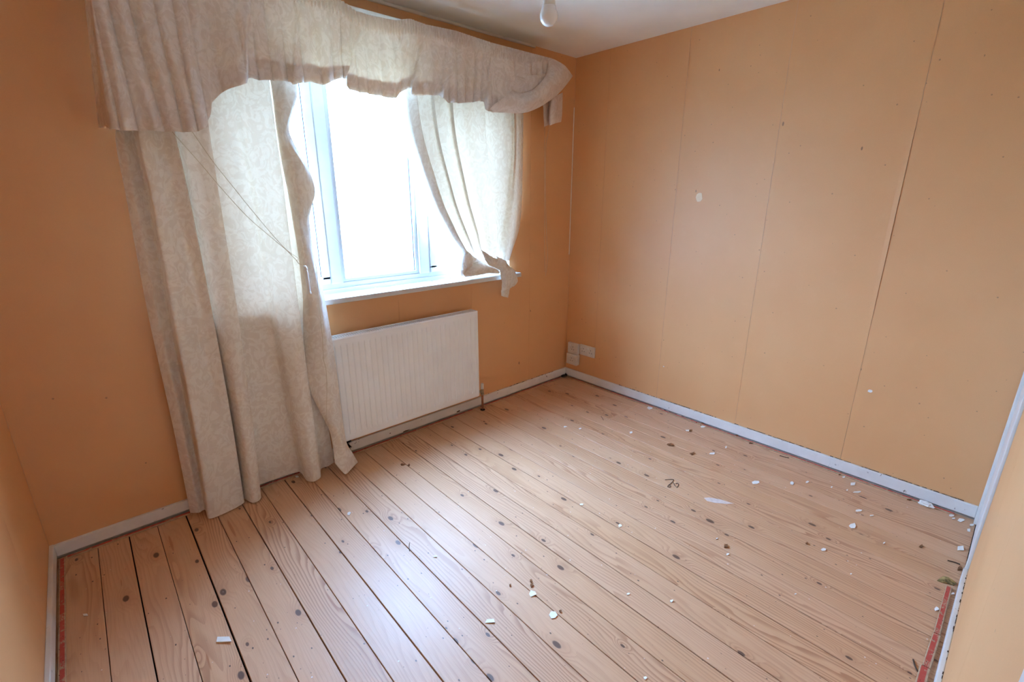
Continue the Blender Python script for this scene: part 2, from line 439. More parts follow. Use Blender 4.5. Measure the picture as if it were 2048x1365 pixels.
RIGHT_CURTAIN=[[(-1.4586,-0.075,2.1558),(-1.4372,-0.1,2.1514),(-1.3843,-0.11,2.153),(-1.3725,-0.055,2.1673),(-1.277,-0.075,2.1697),(-1.2835,-0.12,2.1583),(-1.2598,-0.055,2.1759),(-1.1596,-0.07,2.1799),(-1.1657,-0.125,2.1661),(-1.1405,-0.055,2.1851),(-1.0679,-0.085,2.1833),(-1.0282,-0.125,2.1766),(-0.9417,-0.13,2.182),(-0.8997,-0.05,2.2047),(-0.7828,-0.055,2.2125),(-0.6649,-0.06,2.2203),(-0.661,-0.09,2.2133),(-0.5122,-0.012,2.2437)],
[(-1.4675,-0.075,1.9617),(-1.4462,-0.1,1.9573),(-1.3934,-0.11,1.9565),(-1.3817,-0.055,1.9675),(-1.2864,-0.075,1.9657),(-1.2927,-0.12,1.9567),(-1.2692,-0.055,1.97),(-1.1692,-0.07,1.9692),(-1.1752,-0.125,1.9583),(-1.1502,-0.055,1.9726),(-1.0777,-0.085,1.9683),(-1.038,-0.125,1.9613),(-0.9516,-0.13,1.9622),(-0.91,-0.05,1.9788),(-0.7932,-0.055,1.9804),(-0.6755,-0.06,1.982),(-0.6715,-0.09,1.9762),(-0.5232,-0.012,1.9948)],
[(-1.4317,-0.075,1.7502),(-1.4119,-0.1,1.7472),(-1.3611,-0.11,1.7462),(-1.348,-0.055,1.7528),(-1.2567,-0.075,1.7507),(-1.2644,-0.12,1.7453),(-1.2394,-0.055,1.7532),(-1.1437,-0.07,1.7517),(-1.1516,-0.125,1.7451),(-1.1249,-0.055,1.7536),(-1.0565,-0.085,1.7502),(-1.0201,-0.125,1.7455),(-0.9378,-0.13,1.7452),(-0.8946,-0.05,1.755),(-0.7836,-0.055,1.7547),(-0.6721,-0.06,1.7545),(-0.6698,-0.09,1.7509),(-0.5255,-0.012,1.7607)],
[(-1.3162,-0.075,1.4289),(-1.3015,-0.1,1.4295),(-1.258,-0.11,1.4303),(-1.2399,-0.055,1.4295),(-1.1655,-0.075,1.4307),(-1.1745,-0.12,1.4315),(-1.1445,-0.055,1.4306),(-1.0633,-0.07,1.4319),(-1.0772,-0.125,1.4327),(-1.045,-0.055,1.4318),(-0.99,-0.085,1.4331),(-0.9607,-0.125,1.4341),(-0.8913,-0.13,1.4351),(-0.8451,-0.05,1.4342),(-0.7854,-0.055,1.435),(-0.7183,-0.06,1.4359),(-0.6845,-0.09,1.4368),(-0.532,-0.012,1.4373)],
[(-1.1923,-0.06,1.2351),(-1.1838,-0.085,1.2372),(-1.149,-0.095,1.238),(-1.1254,-0.04,1.2331),(-1.0694,-0.06,1.2346),(-1.0813,-0.105,1.2386),(-1.0462,-0.04,1.2328),(-0.9817,-0.055,1.2338),(-1.0022,-0.11,1.2387),(-0.9643,-0.04,1.2325),(-0.9244,-0.07,1.2349),(-0.9045,-0.11,1.2383),(-0.8493,-0.115,1.2385),(-0.7995,-0.035,1.2314),(-0.7791,-0.04,1.2318),(-0.7459,-0.045,1.2321),(-0.6963,-0.075,1.2345),(-0.5452,0.003,1.2271)],
[(-1.0763,-0.045,1.1073),(-1.0765,-0.07,1.1074),(-1.0545,-0.08,1.1033),(-1.0242,-0.025,1.0974),(-0.9901,-0.045,1.0911),(-1.0098,-0.09,1.0949),(-0.9689,-0.025,1.087),(-0.928,-0.04,1.0794),(-0.9563,-0.095,1.0849),(-0.9121,-0.025,1.0764),(-0.8925,-0.055,1.0728),(-0.8895,-0.095,1.0723),(-0.8534,-0.1,1.0655),(-0.7982,-0.02,1.055),(-0.7857,-0.025,1.0526),(-0.7647,-0.03,1.0487),(-0.7398,-0.06,1.0441),(-0.6177,0.018,1.021)]]
RIGHT_LINING=[[(-1.4575,-0.05,2.1377),(-1.4427,-0.055,2.1393),(-1.413,-0.05,2.1428),(-1.383,-0.05,2.143)],
[(-1.4693,-0.045,1.9488),(-1.4541,-0.055,1.9493),(-1.421,-0.05,1.9515),(-1.3903,-0.05,1.9527)],
[(-1.4523,-0.04,1.7791),(-1.4249,-0.055,1.7674),(-1.3909,-0.05,1.7627),(-1.3528,-0.05,1.7604)],
[(-1.4077,-0.035,1.5751),(-1.3736,-0.055,1.5888),(-1.3317,-0.05,1.5768),(-1.2921,-0.05,1.5643)],
[(-1.353,-0.03,1.4121),(-1.3069,-0.055,1.4259),(-1.2663,-0.05,1.4115),(-1.2247,-0.05,1.3967)],
[(-1.2336,-0.03,1.2414),(-1.2031,-0.055,1.2443),(-1.1559,-0.05,1.2267),(-1.115,-0.045,1.2121)],
[(-1.1076,-0.03,1.1272),(-1.0992,-0.05,1.1188),(-1.0607,-0.045,1.1029),(-1.0174,-0.04,1.0864)]]
TIE_EAR=[[(-1.0707,-0.06,1.1363),(-1.0434,-0.075,1.1104),(-1.0001,-0.07,1.0812),(-0.9354,-0.05,1.0546)],
[(-1.1077,-0.05,1.1007),(-1.0986,-0.085,1.0999),(-1.0639,-0.09,1.0757),(-0.9935,-0.06,1.0412)],
[(-1.1141,-0.04,1.0501),(-1.1242,-0.085,1.0367),(-1.0847,-0.1,1.0345),(-1.0259,-0.07,1.0323)],
[(-1.1157,-0.045,1.0032),(-1.1219,-0.08,1.0014),(-1.0898,-0.09,1.0119),(-1.0424,-0.07,1.021)],
[(-1.1084,-0.055,0.9748),(-1.1075,-0.07,0.9797),(-1.087,-0.075,0.9941),(-1.0433,-0.06,1.0072)]]
TIE_ROLL=[[(-1.0419,-0.05,1.0637),(-0.9439,-0.05,1.0521),(-0.8586,-0.05,1.0547),(-0.7708,-0.05,1.0134)],
[(-1.0937,-0.075,1.0296),(-0.9888,-0.08,1.0363),(-0.8924,-0.08,1.0374),(-0.8058,-0.08,0.9995)],
[(-1.112,-0.082,0.9911),(-1.0177,-0.1,1.0026),(-0.9179,-0.1,1.0123),(-0.8276,-0.1,0.9837)],
[(-1.0915,-0.08,0.9728),(-0.9943,-0.085,0.9759),(-0.9102,-0.09,0.9809),(-0.8147,-0.09,0.9678)],
[(-1.034,-0.03,0.9672),(-0.9511,-0.03,0.9717),(-0.8609,-0.03,0.9759),(-0.7539,-0.03,0.9652)]]
TIE_CROSS=[[(-0.9735,-0.1,1.1325),(-0.9532,-0.115,1.1164),(-0.8952,-0.12,1.0804),(-0.8223,-0.11,1.0572)],
[(-0.958,-0.11,1.0846),(-0.9292,-0.125,1.0612),(-0.8658,-0.12,1.0455),(-0.7871,-0.11,1.0276)],
[(-0.9297,-0.11,1.0437),(-0.8831,-0.12,1.0307),(-0.8314,-0.12,1.0095),(-0.7423,-0.11,0.9763)],
[(-0.8793,-0.1,1.0218),(-0.8361,-0.105,1.0017),(-0.7875,-0.11,0.9707),(-0.7009,-0.105,0.9372)]]
TIE_TAIL=[[(-0.8525,-0.11,1.0826),(-0.8351,-0.125,1.0695),(-0.7825,-0.115,1.0477)],
[(-0.8487,-0.12,1.0276),(-0.8136,-0.135,1.0127),(-0.733,-0.12,0.9832)],
[(-0.8231,-0.115,0.9648),(-0.7917,-0.135,0.9571),(-0.7192,-0.12,0.9375)],
[(-0.8059,-0.11,0.9016),(-0.7831,-0.13,0.8947),(-0.7378,-0.115,0.8805)],
[(-0.8065,-0.105,0.8463),(-0.7881,-0.12,0.8357),(-0.7472,-0.11,0.8289)],
[(-0.8113,-0.105,0.8125),(-0.7911,-0.118,0.8047),(-0.7548,-0.108,0.7947)]]
TIE_TAIL_BACK=[[(-0.7604,-0.1,1.0175),(-0.7331,-0.11,0.9991),(-0.6964,-0.1,0.9774)],
[(-0.7425,-0.1,0.9547),(-0.71,-0.115,0.9462),(-0.6729,-0.1,0.9475)],
[(-0.7381,-0.1,0.9062),(-0.6961,-0.11,0.9027),(-0.6586,-0.1,0.8936)],
[(-0.7336,-0.1,0.8502),(-0.7195,-0.105,0.8596),(-0.6869,-0.1,0.8689)]]
VALANCE=[[(-2.675,-0.012,2.311),(-2.663,-0.06,2.311),(-2.6734,-0.13,2.311),(-2.68,-0.188,2.311),(-2.672,-0.2,2.311),(-2.6413,-0.2,2.3107),(-2.6073,-0.2,2.3103),(-2.5649,-0.2,2.3099),(-2.5268,-0.2,2.3095),(-2.4886,-0.2,2.3091),(-2.4521,-0.2,2.3087),(-2.4103,-0.2,2.3082),(-2.3705,-0.2,2.3078),(-2.3363,-0.2,2.3074),(-2.3158,-0.2,2.3072),(-2.2827,-0.2,2.3069),(-2.2433,-0.2,2.3065),(-2.1931,-0.2,2.3059),(-2.165,-0.2,2.3054),(-2.1276,-0.2,2.3048),(-2.0957,-0.2,2.3043),(-2.0504,-0.2,2.3035),(-2.0019,-0.2,2.3027),(-1.9874,-0.2,2.3025),(-1.9482,-0.2,2.3018),(-1.9086,-0.2,2.3011),(-1.8732,-0.2,2.2965),(-1.8389,-0.2,2.2908),(-1.7986,-0.2,2.2809),(-1.7483,-0.2,2.2589),(-1.718,-0.2,2.2576),(-1.7073,-0.2,2.2572),(-1.686,-0.2,2.2563),(-1.639,-0.2,2.2582),(-1.5889,-0.2,2.2609),(-1.5435,-0.2,2.2649),(-1.509,-0.2,2.2753),(-1.4672,-0.2,2.2868),(-1.4297,-0.2,2.2843),(-1.3774,-0.2,2.2811),(-1.3667,-0.2,2.2817),(-1.3443,-0.2,2.2828),(-1.2737,-0.2,2.2863),(-1.2146,-0.2,2.2893),(-1.1958,-0.2,2.2898),(-1.1476,-0.2,2.2879),(-1.0447,-0.2,2.2838),(-0.9495,-0.2,2.28),(-0.9387,-0.2,2.2801),(-0.8569,-0.2,2.2807),(-0.771,-0.2,2.2814),(-0.69,-0.2,2.282),(-0.6259,-0.2,2.2825),(-0.561,-0.2,2.283),(-0.5053,-0.2,2.2834),(-0.462,-0.2,2.2838)],
[(-2.6851,-0.012,2.2139),(-2.6731,-0.06,2.2139),(-2.6793,-0.13,2.2139),(-2.6826,-0.188,2.211),(-2.6746,-0.2,2.211),(-2.6442,-0.2,2.2104),(-2.6104,-0.2,2.2104),(-2.568,-0.2,2.2105),(-2.53,-0.2,2.2102),(-2.4919,-0.2,2.2098),(-2.4556,-0.2,2.2099),(-2.4138,-0.2,2.2108),(-2.374,-0.2,2.2133),(-2.34,-0.2,2.2215),(-2.3201,-0.2,2.2283),(-2.2872,-0.2,2.2328),(-2.2478,-0.2,2.2365),(-2.1974,-0.2,2.2391),(-2.1697,-0.2,2.2432),(-2.1324,-0.2,2.2434),(-2.1008,-0.2,2.243),(-2.0554,-0.2,2.2429),(-2.0067,-0.2,2.2427),(-1.993,-0.2,2.2402),(-1.9538,-0.2,2.2417),(-1.9142,-0.2,2.243),(-1.8791,-0.2,2.2378),(-1.8449,-0.2,2.2336),(-1.8046,-0.2,2.2287),(-1.7542,-0.2,2.214),(-1.7242,-0.2,2.2126),(-1.7159,-0.2,2.2064),(-1.6935,-0.2,2.2025),(-1.6464,-0.2,2.2041),(-1.596,-0.2,2.2065),(-1.5506,-0.2,2.2092),(-1.5162,-0.2,2.2177),(-1.4745,-0.2,2.2289),(-1.4371,-0.2,2.2315),(-1.3845,-0.2,2.2334),(-1.3752,-0.2,2.229),(-1.3528,-0.2,2.229),(-1.2814,-0.2,2.234),(-1.2218,-0.2,2.2379),(-1.2037,-0.2,2.2352),(-1.1553,-0.2,2.2319),(-1.0508,-0.2,2.2312),(-0.9543,-0.2,2.2309),(-0.9443,-0.2,2.2227),(-0.8615,-0.2,2.2236),(-0.7745,-0.2,2.2255),(-0.6925,-0.2,2.2314),(-0.6279,-0.2,2.2404),(-0.5623,-0.2,2.2532),(-0.5063,-0.2,2.2667),(-0.463,-0.2,2.2771)],
[(-2.6939,-0.012,2.129),(-2.6819,-0.06,2.129),(-2.6864,-0.13,2.129),(-2.6882,-0.188,2.1236),(-2.6802,-0.2007,2.1236),(-2.6505,-0.206,2.1226),(-2.6171,-0.2024,2.1229),(-2.5747,-0.199,2.1235),(-2.5368,-0.2024,2.1233),(-2.499,-0.2077,2.123),(-2.463,-0.2094,2.1234),(-2.4212,-0.213,2.1255),(-2.3815,-0.2042,2.1306),(-2.3479,-0.1937,2.1463),(-2.3292,-0.1902,2.1593),(-2.2968,-0.192,2.168),(-2.2576,-0.199,2.1754),(-2.2068,-0.2094,2.1806),(-2.1798,-0.1937,2.1888),(-2.1427,-0.192,2.1896),(-2.1117,-0.1954,2.1894),(-2.0661,-0.199,2.1898),(-2.0171,-0.199,2.1903),(-2.0049,-0.2077,2.1857),(-1.9658,-0.2042,2.189),(-1.9264,-0.199,2.192),(-1.8916,-0.2059,2.1863),(-1.8579,-0.206,2.1836),(-1.8177,-0.1972,2.1831),(-1.7668,-0.1937,2.1748),(-1.7374,-0.1937,2.1731),(-1.7342,-0.2077,2.1619),(-1.7096,-0.2112,2.1555),(-1.6622,-0.2077,2.1567),(-1.6114,-0.206,2.1589),(-1.5658,-0.2094,2.1604),(-1.5319,-0.2112,2.1673),(-1.4902,-0.206,2.1782),(-1.453,-0.1937,2.1853),(-1.3998,-0.192,2.1916),(-1.3933,-0.2024,2.1829),(-1.3709,-0.206,2.182),(-1.2979,-0.2007,2.1882),(-1.2375,-0.199,2.1929),(-1.2206,-0.2094,2.1875),(-1.1718,-0.2094,2.1829),(-1.0641,-0.2024,2.1852),(-0.9647,-0.1972,2.1879),(-0.9564,-0.2112,2.1726),(-0.8714,-0.213,2.1736),(-0.782,-0.2112,2.1766),(-0.6979,-0.206,2.1872),(-0.632,-0.2024,2.2036),(-0.5652,-0.199,2.2272),(-0.5085,-0.1972,2.252),(-0.465,-0.1954,2.2712)],
[(-2.7128,-0.012,1.9469),(-2.7008,-0.06,1.9469),(-2.7039,-0.13,1.9469),(-2.7047,-0.188,1.9361),(-2.6967,-0.2016,1.9361),(-2.6688,-0.2136,1.9346),(-2.6367,-0.2056,1.9355),(-2.5942,-0.1976,1.937),(-2.557,-0.2056,1.9371),(-2.5198,-0.2176,1.9369),(-2.4847,-0.2216,1.9382),(-2.4429,-0.2296,1.9427),(-2.4036,-0.2096,1.9534),(-2.3713,-0.1856,1.9851),(-2.356,-0.1776,2.0114),(-2.325,-0.1816,2.0292),(-2.2863,-0.1976,2.0443),(-2.2341,-0.2216,2.0554),(-2.2094,-0.1856,2.0722),(-2.1731,-0.1816,2.0744),(-2.1437,-0.1896,2.0745),(-2.0976,-0.1976,2.0761),(-2.0475,-0.1976,2.0779),(-2.0397,-0.2176,2.0689),(-2.0011,-0.2096,2.0762),(-1.9621,-0.1976,2.0829),(-1.9284,-0.2136,2.0761),(-1.8959,-0.2136,2.0764),(-1.856,-0.1936,2.0853),(-1.8037,-0.1856,2.0906),(-1.7763,-0.1856,2.0886),(-1.788,-0.2176,2.0667),(-1.7568,-0.2256,2.0548),(-1.7086,-0.2176,2.0551),(-1.6565,-0.2136,2.0568),(-1.6104,-0.2216,2.0559),(-1.5777,-0.2256,2.0594),(-1.536,-0.2136,2.0696),(-1.4996,-0.1856,2.0863),(-1.4448,-0.1816,2.1021),(-1.4465,-0.2056,2.0841),(-1.424,-0.2136,2.0813),(-1.3465,-0.2016,2.09),(-1.2833,-0.1976,2.0965),(-1.2701,-0.2216,2.0851),(-1.2204,-0.2216,2.0779),(-1.1029,-0.2056,2.0866),(-0.995,-0.1936,2.0958),(-0.9917,-0.2256,2.065),(-0.9003,-0.2296,2.0664),(-0.8039,-0.2256,2.0719),(-0.7136,-0.2136,2.0924),(-0.6441,-0.2056,2.1248),(-0.5737,-0.1976,2.1714),(-0.5148,-0.1936,2.2206),(-0.4711,-0.1896,2.2586)],
[(-2.738,-0.012,1.7042),(-2.726,-0.06,1.7042),(-2.7227,-0.13,1.7042),(-2.7181,-0.188,1.6862),(-2.7101,-0.202,1.6862),(-2.6837,-0.217,1.6838),(-2.6527,-0.207,1.6857),(-2.6101,-0.197,1.6885),(-2.5734,-0.207,1.6889),(-2.5368,-0.222,1.6888),(-2.5023,-0.227,1.6912),(-2.4606,-0.237,1.699),(-2.4216,-0.212,1.7172),(-2.3903,-0.182,1.7701),(-2.3778,-0.172,1.8141),(-2.348,-0.177,1.844),(-2.3096,-0.197,1.8695),(-2.2564,-0.227,1.8884),(-2.2335,-0.182,1.9167),(-2.1978,-0.177,1.9208),(-2.1697,-0.187,1.9214),(-2.1232,-0.197,1.9246),(-2.0723,-0.197,1.928),(-2.0681,-0.222,1.9133),(-2.0299,-0.212,1.9259),(-1.9912,-0.197,1.9375),(-1.9583,-0.217,1.9292),(-1.9268,-0.217,1.9335),(-1.8872,-0.192,1.9549),(-1.8338,-0.182,1.9784),(-1.8079,-0.182,1.9759),(-1.8318,-0.222,1.9397),(-1.7953,-0.232,1.9204),(-1.7465,-0.222,1.9198),(-1.6933,-0.217,1.9208),(-1.6468,-0.227,1.9166),(-1.615,-0.232,1.9154),(-1.5734,-0.217,1.9248),(-1.5375,-0.182,1.9543),(-1.4814,-0.177,1.9827),(-1.4898,-0.207,1.9523),(-1.4673,-0.217,1.9469),(-1.386,-0.202,1.9592),(-1.3206,-0.197,1.968),(-1.3105,-0.227,1.9486),(-1.2599,-0.227,1.9378),(-1.1345,-0.207,1.9551),(-1.0196,-0.192,1.973),(-1.0204,-0.232,1.9217),(-0.9239,-0.237,1.9235),(-0.8217,-0.232,1.9322),(-0.7263,-0.217,1.9659),(-0.654,-0.207,2.0196),(-0.5806,-0.197,2.097),(-0.5199,-0.192,2.1787),(-0.4761,-0.187,2.2419)]]
SWAG=[[(-1.0036,-0.225,1.9269),(-0.8292,-0.227,1.9347),(-0.7038,-0.233,1.9527),(-0.5752,-0.233,2.0031),(-0.3872,-0.2,2.1019),(-0.1911,-0.13,2.2282)],
[(-1.0119,-0.235,1.9222),(-0.829,-0.24,1.9305),(-0.7153,-0.245,1.9473),(-0.5873,-0.245,1.9974),(-0.3933,-0.21,2.0997),(-0.1815,-0.13,2.2386)],
[(-0.9875,-0.268,1.9568),(-0.8407,-0.283,1.9613),(-0.7457,-0.293,1.9815),(-0.634,-0.298,2.0319),(-0.4733,-0.273,2.1336),(-0.2675,-0.178,2.2474)],
[(-0.9002,-0.263,2.009),(-0.8172,-0.283,2.0009),(-0.7299,-0.293,2.0208),(-0.6394,-0.298,2.0744),(-0.526,-0.283,2.163),(-0.3544,-0.198,2.2706)],
[(-0.8115,-0.225,2.0623),(-0.7482,-0.235,2.0478),(-0.6752,-0.245,2.072),(-0.5994,-0.245,2.1258),(-0.5244,-0.23,2.1993),(-0.4797,-0.202,2.2828)],
[(-0.7818,-0.21,2.0737),(-0.7164,-0.21,2.0608),(-0.6323,-0.21,2.08),(-0.5592,-0.21,2.1257),(-0.5127,-0.202,2.1892),(-0.502,-0.198,2.2689)]]
SWAG_INNER=[[(-0.9003,-0.212,2.1244),(-0.7865,-0.215,2.1356),(-0.7074,-0.217,2.147),(-0.6237,-0.217,2.1647),(-0.5439,-0.215,2.1852)],
[(-0.9077,-0.22,2.076),(-0.7849,-0.235,2.0907),(-0.7208,-0.24,2.1068),(-0.6325,-0.235,2.1335),(-0.5363,-0.225,2.1764)],
[(-0.8934,-0.225,2.0333),(-0.7645,-0.235,2.0404),(-0.6905,-0.235,2.0634),(-0.6098,-0.23,2.1102),(-0.5217,-0.22,2.1628)]]
VALANCE_TAIL=[[(-0.4594,-0.1,2.0774),(-0.3629,-0.07,2.1023),(-0.3779,-0.13,2.0922),(-0.336,-0.14,2.1021),(-0.2437,-0.1,2.1345)],
[(-0.4301,-0.1,2.0304),(-0.3469,-0.075,2.0429),(-0.3954,-0.135,2.0299),(-0.3484,-0.145,2.034),(-0.2409,-0.1,2.0734)],
[(-0.4235,-0.1,1.9618),(-0.3547,-0.08,1.9708),(-0.3925,-0.13,1.9586),(-0.345,-0.14,1.9622),(-0.2424,-0.1,1.9955)],
[(-0.4171,-0.1,1.9045),(-0.3535,-0.085,1.924),(-0.3804,-0.12,1.915),(-0.3427,-0.13,1.9297),(-0.2506,-0.1,1.9507)]]
CORD_A=[(-2.4712,-0.165,1.712),(-2.4632,-0.18,1.695),(-2.4101,-0.187,1.587),(-2.3524,-0.187,1.4917),(-2.2906,-0.187,1.3897),(-2.2165,-0.187,1.2754),(-2.1514,-0.185,1.1876),(-2.1401,-0.18,1.1747)]
CORD_B=[(-2.5279,-0.165,1.6947),(-2.5177,-0.18,1.6729),(-2.4528,-0.19,1.5738),(-2.4119,-0.187,1.5085),(-2.3218,-0.187,1.3779),(-2.24,-0.187,1.2877),(-2.1739,-0.185,1.219),(-2.131,-0.182,1.1811),(-2.1407,-0.18,1.1701)]
CORD_C=[(-2.1411,-0.183,1.175),(-2.132,-0.183,1.158),(-2.117,-0.183,1.1496),(-2.1048,-0.183,1.1367)]
CORD_D=[(-2.0448,-0.165,1.1892),(-2.0498,-0.175,1.1186),(-2.0563,-0.18,0.9977),(-2.0637,-0.187,0.8743),(-2.0668,-0.19,0.7723),(-2.0743,-0.192,0.6715),(-2.0695,-0.194,0.609),(-2.0776,-0.2,0.5144),(-2.0917,-0.205,0.4311),(-2.104,-0.21,0.3634),(-2.1186,-0.212,0.312)]
CORD_E=[(-0.3504,-0.06,2.0351),(-0.337,-0.03,1.9781),(-0.3256,-0.02,1.7722),(-0.3159,-0.02,1.4366),(-0.3078,-0.02,1.1527),(-0.2954,-0.02,0.9104)]
CORD_F=[(-0.3151,-0.06,2.0081),(-0.295,-0.03,1.9092),(-0.3133,-0.022,1.7957),(-0.3097,-0.022,1.5055),(-0.2896,-0.022,1.1881),(-0.2736,-0.022,1.0215),(-0.2912,-0.022,0.8836)]
TOGGLE=[(-2.1072,-0.185,1.1419),(-2.1026,-0.185,1.1225),(-2.1024,-0.185,1.0095)]
WHITE=[(-2.7779, -0.9109, 0.0216, -0.0196, -0.0034, -0.016),
(-3.1244, -0.4591, 0.0081, -0.0073, -0.0002, -0.0085),
(-2.1687, -0.5479, 0.0071, -0.0064, -0.0056, -0.0125),
(-2.0217, -1.0652, 0.0078, -0.0071, -0.004, -0.0061),
(-2.0532, -1.4664, 0.0146, -0.0132, -0.0066, -0.008),
(-1.8541, -1.4811, 0.0099, -0.009, -0.0099, -0.0101),
(-1.8676, -1.6006, 0.0101, -0.0092, -0.0101, -0.0094),
(-1.2891, -1.2528, 0.0082, -0.0075, -0.0061, -0.0051),
(-1.2787, -1.4734, 0.0077, -0.007, -0.0086, -0.0061),
(-1.4921, -1.8574, 0.0042, -0.0038, -0.0052, -0.003),
(-1.5854, -1.7284, 0.0057, -0.0051, -0.004, -0.0028),
(-0.4558, -1.755, 0.0167, -0.0152, -0.0189, -0.0074),
(-0.4725, -0.9845, 0.0072, -0.0065, -0.0143, -0.0097),
(-0.0512, -0.8548, 0.0174, -0.0158, -0.0256, -0.0162),
(-0.012, -0.9359, 0.0079, -0.0072, -0.0185, -0.011),
(-0.0154, -0.9773, 0.0105, -0.0095, -0.0219, -0.0128),
(0.0206, -0.9878, 0.0066, -0.006, -0.0186, -0.0107),
(-0.0044, -1.0633, 0.018, -0.0164, -0.0216, -0.012),
(0.0119, -1.0993, 0.0077, -0.007, -0.0145, -0.0078),
(-0.0488, -1.2565, 0.011, -0.01, -0.0136, -0.0068),
(-0.1772, -1.2157, 0.0108, -0.0098, -0.0128, -0.0069),
(-0.3376, -1.4601, 0.0131, -0.0119, -0.011, -0.0053),
(-0.2027, -1.4796, 0.0045, -0.0041, -0.0118, -0.0054),
(-0.319, -1.8854, 0.0098, -0.0089, -0.0198, -0.0065),
(-0.2498, -1.9358, 0.0059, -0.0054, -0.0102, -0.0031),
(-0.2055, -2.0375, 0.0039, -0.0035, -0.0077, -0.002),
(-0.1765, -2.0997, 0.0038, -0.0035, -0.0077, -0.0019),
(-0.0901, -2.1057, 0.0098, -0.0089, -0.0213, -0.005),
(-0.1588, -2.1393, 0.0181, -0.0164, -0.0102, -0.0023),
(-0.3322, -2.185, 0.0108, -0.0098, -0.0091, -0.0021),
(-0.3311, -2.2369, 0.0106, -0.0096, -0.0067, -0.0014),
(-0.4872, -2.1969, 0.0128, -0.0116, -0.0202, -0.0048),
(-0.5175, -2.3211, 0.0041, -0.0037, -0.0077, -0.0015),
(-0.7597, -2.1552, 0.0088, -0.008, -0.0119, -0.0033),
(-1.0955, -1.8906, 0.0047, -0.0043, -0.0058, -0.0026),
(-1.0321, -1.8151, 0.0041, -0.0037, -0.0063, -0.003),
(-0.0487, -2.4933, 0.0097, -0.0088, -0.0122, -0.0013),
(-0.0728, -2.5013, 0.0079, -0.0071, -0.0096, -0.001),
(-0.0594, -2.5281, 0.0131, -0.0119, -0.0168, -0.0016),
(-0.0694, -2.567, 0.0086, -0.0078, -0.0118, -0.001),
(-0.128, -2.5602, 0.0076, -0.0069, -0.0182, -0.0016),
(-0.3162, -2.5498, 0.0136, -0.0123, -0.0261, -0.0026),
(-0.802, -2.533, 0.0068, -0.0062, -0.0115, -0.0014),
(-0.668, -2.5616, 0.0064, -0.0058, -0.0063, -0.0007),
(-2.2429, -0.0557, 0.007, -0.0064, -0.0034, -0.0099),
(-1.8254, -1.9572, 0.0047, -0.0042, -0.0049, -0.0032),
(-0.0508, -2.0529, 0.005, -0.0046, -0.0084, -0.0021),
(-0.8355, -2.2737, 0.003, -0.0027, -0.0047, -0.0011),
(-1.1111, -2.1591, 0.0035, -0.0032, -0.0039, -0.0013),
(-0.6732, -0.7277, 0.0073, -0.0066, -0.0081, -0.0068),
(-0.7248, -0.6427, 0.0086, -0.0078, -0.008, -0.0071),
(0.0273, -0.3198, 0.0075, -0.0068, -0.0128, -0.01)]
BROWN=[(-1.0525, -1.8646, 0.008, -0.0073, -0.0121, -0.0055),
(-1.8151, -1.4331, 0.0051, -0.0047, -0.0053, -0.0054),
(-1.8295, -1.4506, 0.0058, -0.0053, -0.0052, -0.0053),
(-1.8917, -1.3942, 0.0036, -0.0033, -0.0041, -0.0046),
(-0.427, -1.2349, 0.0204, -0.0186, -0.022, -0.0127),
(-0.4252, -1.3805, 0.0099, -0.009, -0.0133, -0.007),
(-0.0183, -1.46, 0.0129, -0.0117, -0.0164, -0.0071),
(-0.0335, -1.5587, 0.0103, -0.0094, -0.0159, -0.0064),
(-0.031, -2.0316, 0.0101, -0.0092, -0.0169, -0.0043),
(-0.0369, -2.3353, 0.0149, -0.0135, -0.018, -0.0028),
(-0.0217, -1.2324, 0.0149, -0.0135, -0.0172, -0.0087),
(-0.1628, -1.2288, 0.0072, -0.0066, -0.016, -0.0085),
(-0.4687, -2.5633, 0.0083, -0.0076, -0.0163, -0.0016),
(-0.4253, -2.4343, 0.0056, -0.0051, -0.0118, -0.0017),
(-0.7728, -2.0934, 0.0057, -0.0052, -0.0086, -0.0026),
(-1.8361, -1.6087, 0.0041, -0.0037, -0.0081, -0.0073),
(-1.7574, -0.3336, 0.0126, -0.0114, -0.0066, -0.0116),
(-1.7328, -0.3631, 0.0063, -0.0057, -0.0054, -0.0091),
(0.0361, -0.2091, 0.0108, -0.0098, -0.0131, -0.0107)]
STREAK=[(-0.7881,-1.6327),(-0.7654,-1.6477),(-0.7405,-1.6927),(-0.7277,-1.7374),(-0.7211,-1.7543),(-0.7544,-1.7294),(-0.7869,-1.6891),(-0.8007,-1.6547)]
WIRE_A=[(-0.7903,-1.4155),(-0.7565,-1.4462),(-0.7961,-1.4542),(-0.8224,-1.4549),(-0.8386,-1.4585),(-0.8329,-1.4697),(-0.8187,-1.4644),(-0.8164,-1.4543)]
WIRE_B=[(-0.7778,-1.4583),(-0.799,-1.4762),(-0.8058,-1.4943),(-0.7793,-1.488),(-0.7705,-1.4774),(-0.7826,-1.4727)]
TWIG_A=[(-2.058,-0.9194),(-2.0725,-0.9398),(-2.0851,-0.9653)]
TWIG_B=[(-1.1208,-2.5138),(-1.1447,-2.5225),(-1.1624,-2.5315)]
TWIG_C=[(-0.4236,-0.7067),(-0.4606,-0.7563)]
TWIG_D=[(-0.0702,-1.7359),(-0.0644,-1.7638),(-0.0591,-1.7835)]
TWIG_E=[(-0.4514,-2.524),(-0.4433,-2.5466),(-0.4429,-2.5621)]
LEAF=[(-0.6248,-2.5121),(-0.5815,-2.5235),(-0.5702,-2.5374),(-0.5755,-2.55),(-0.5861,-2.5644),(-0.6086,-2.5609),(-0.6127,-2.5437),(-0.6235,-2.527)]
SPLINTER=[(-0.8716,-2.4192),(-0.8691,-2.4339),(-0.8612,-2.4533),(-0.8589,-2.4676),(-0.8695,-2.4458),(-0.8761,-2.4306)]

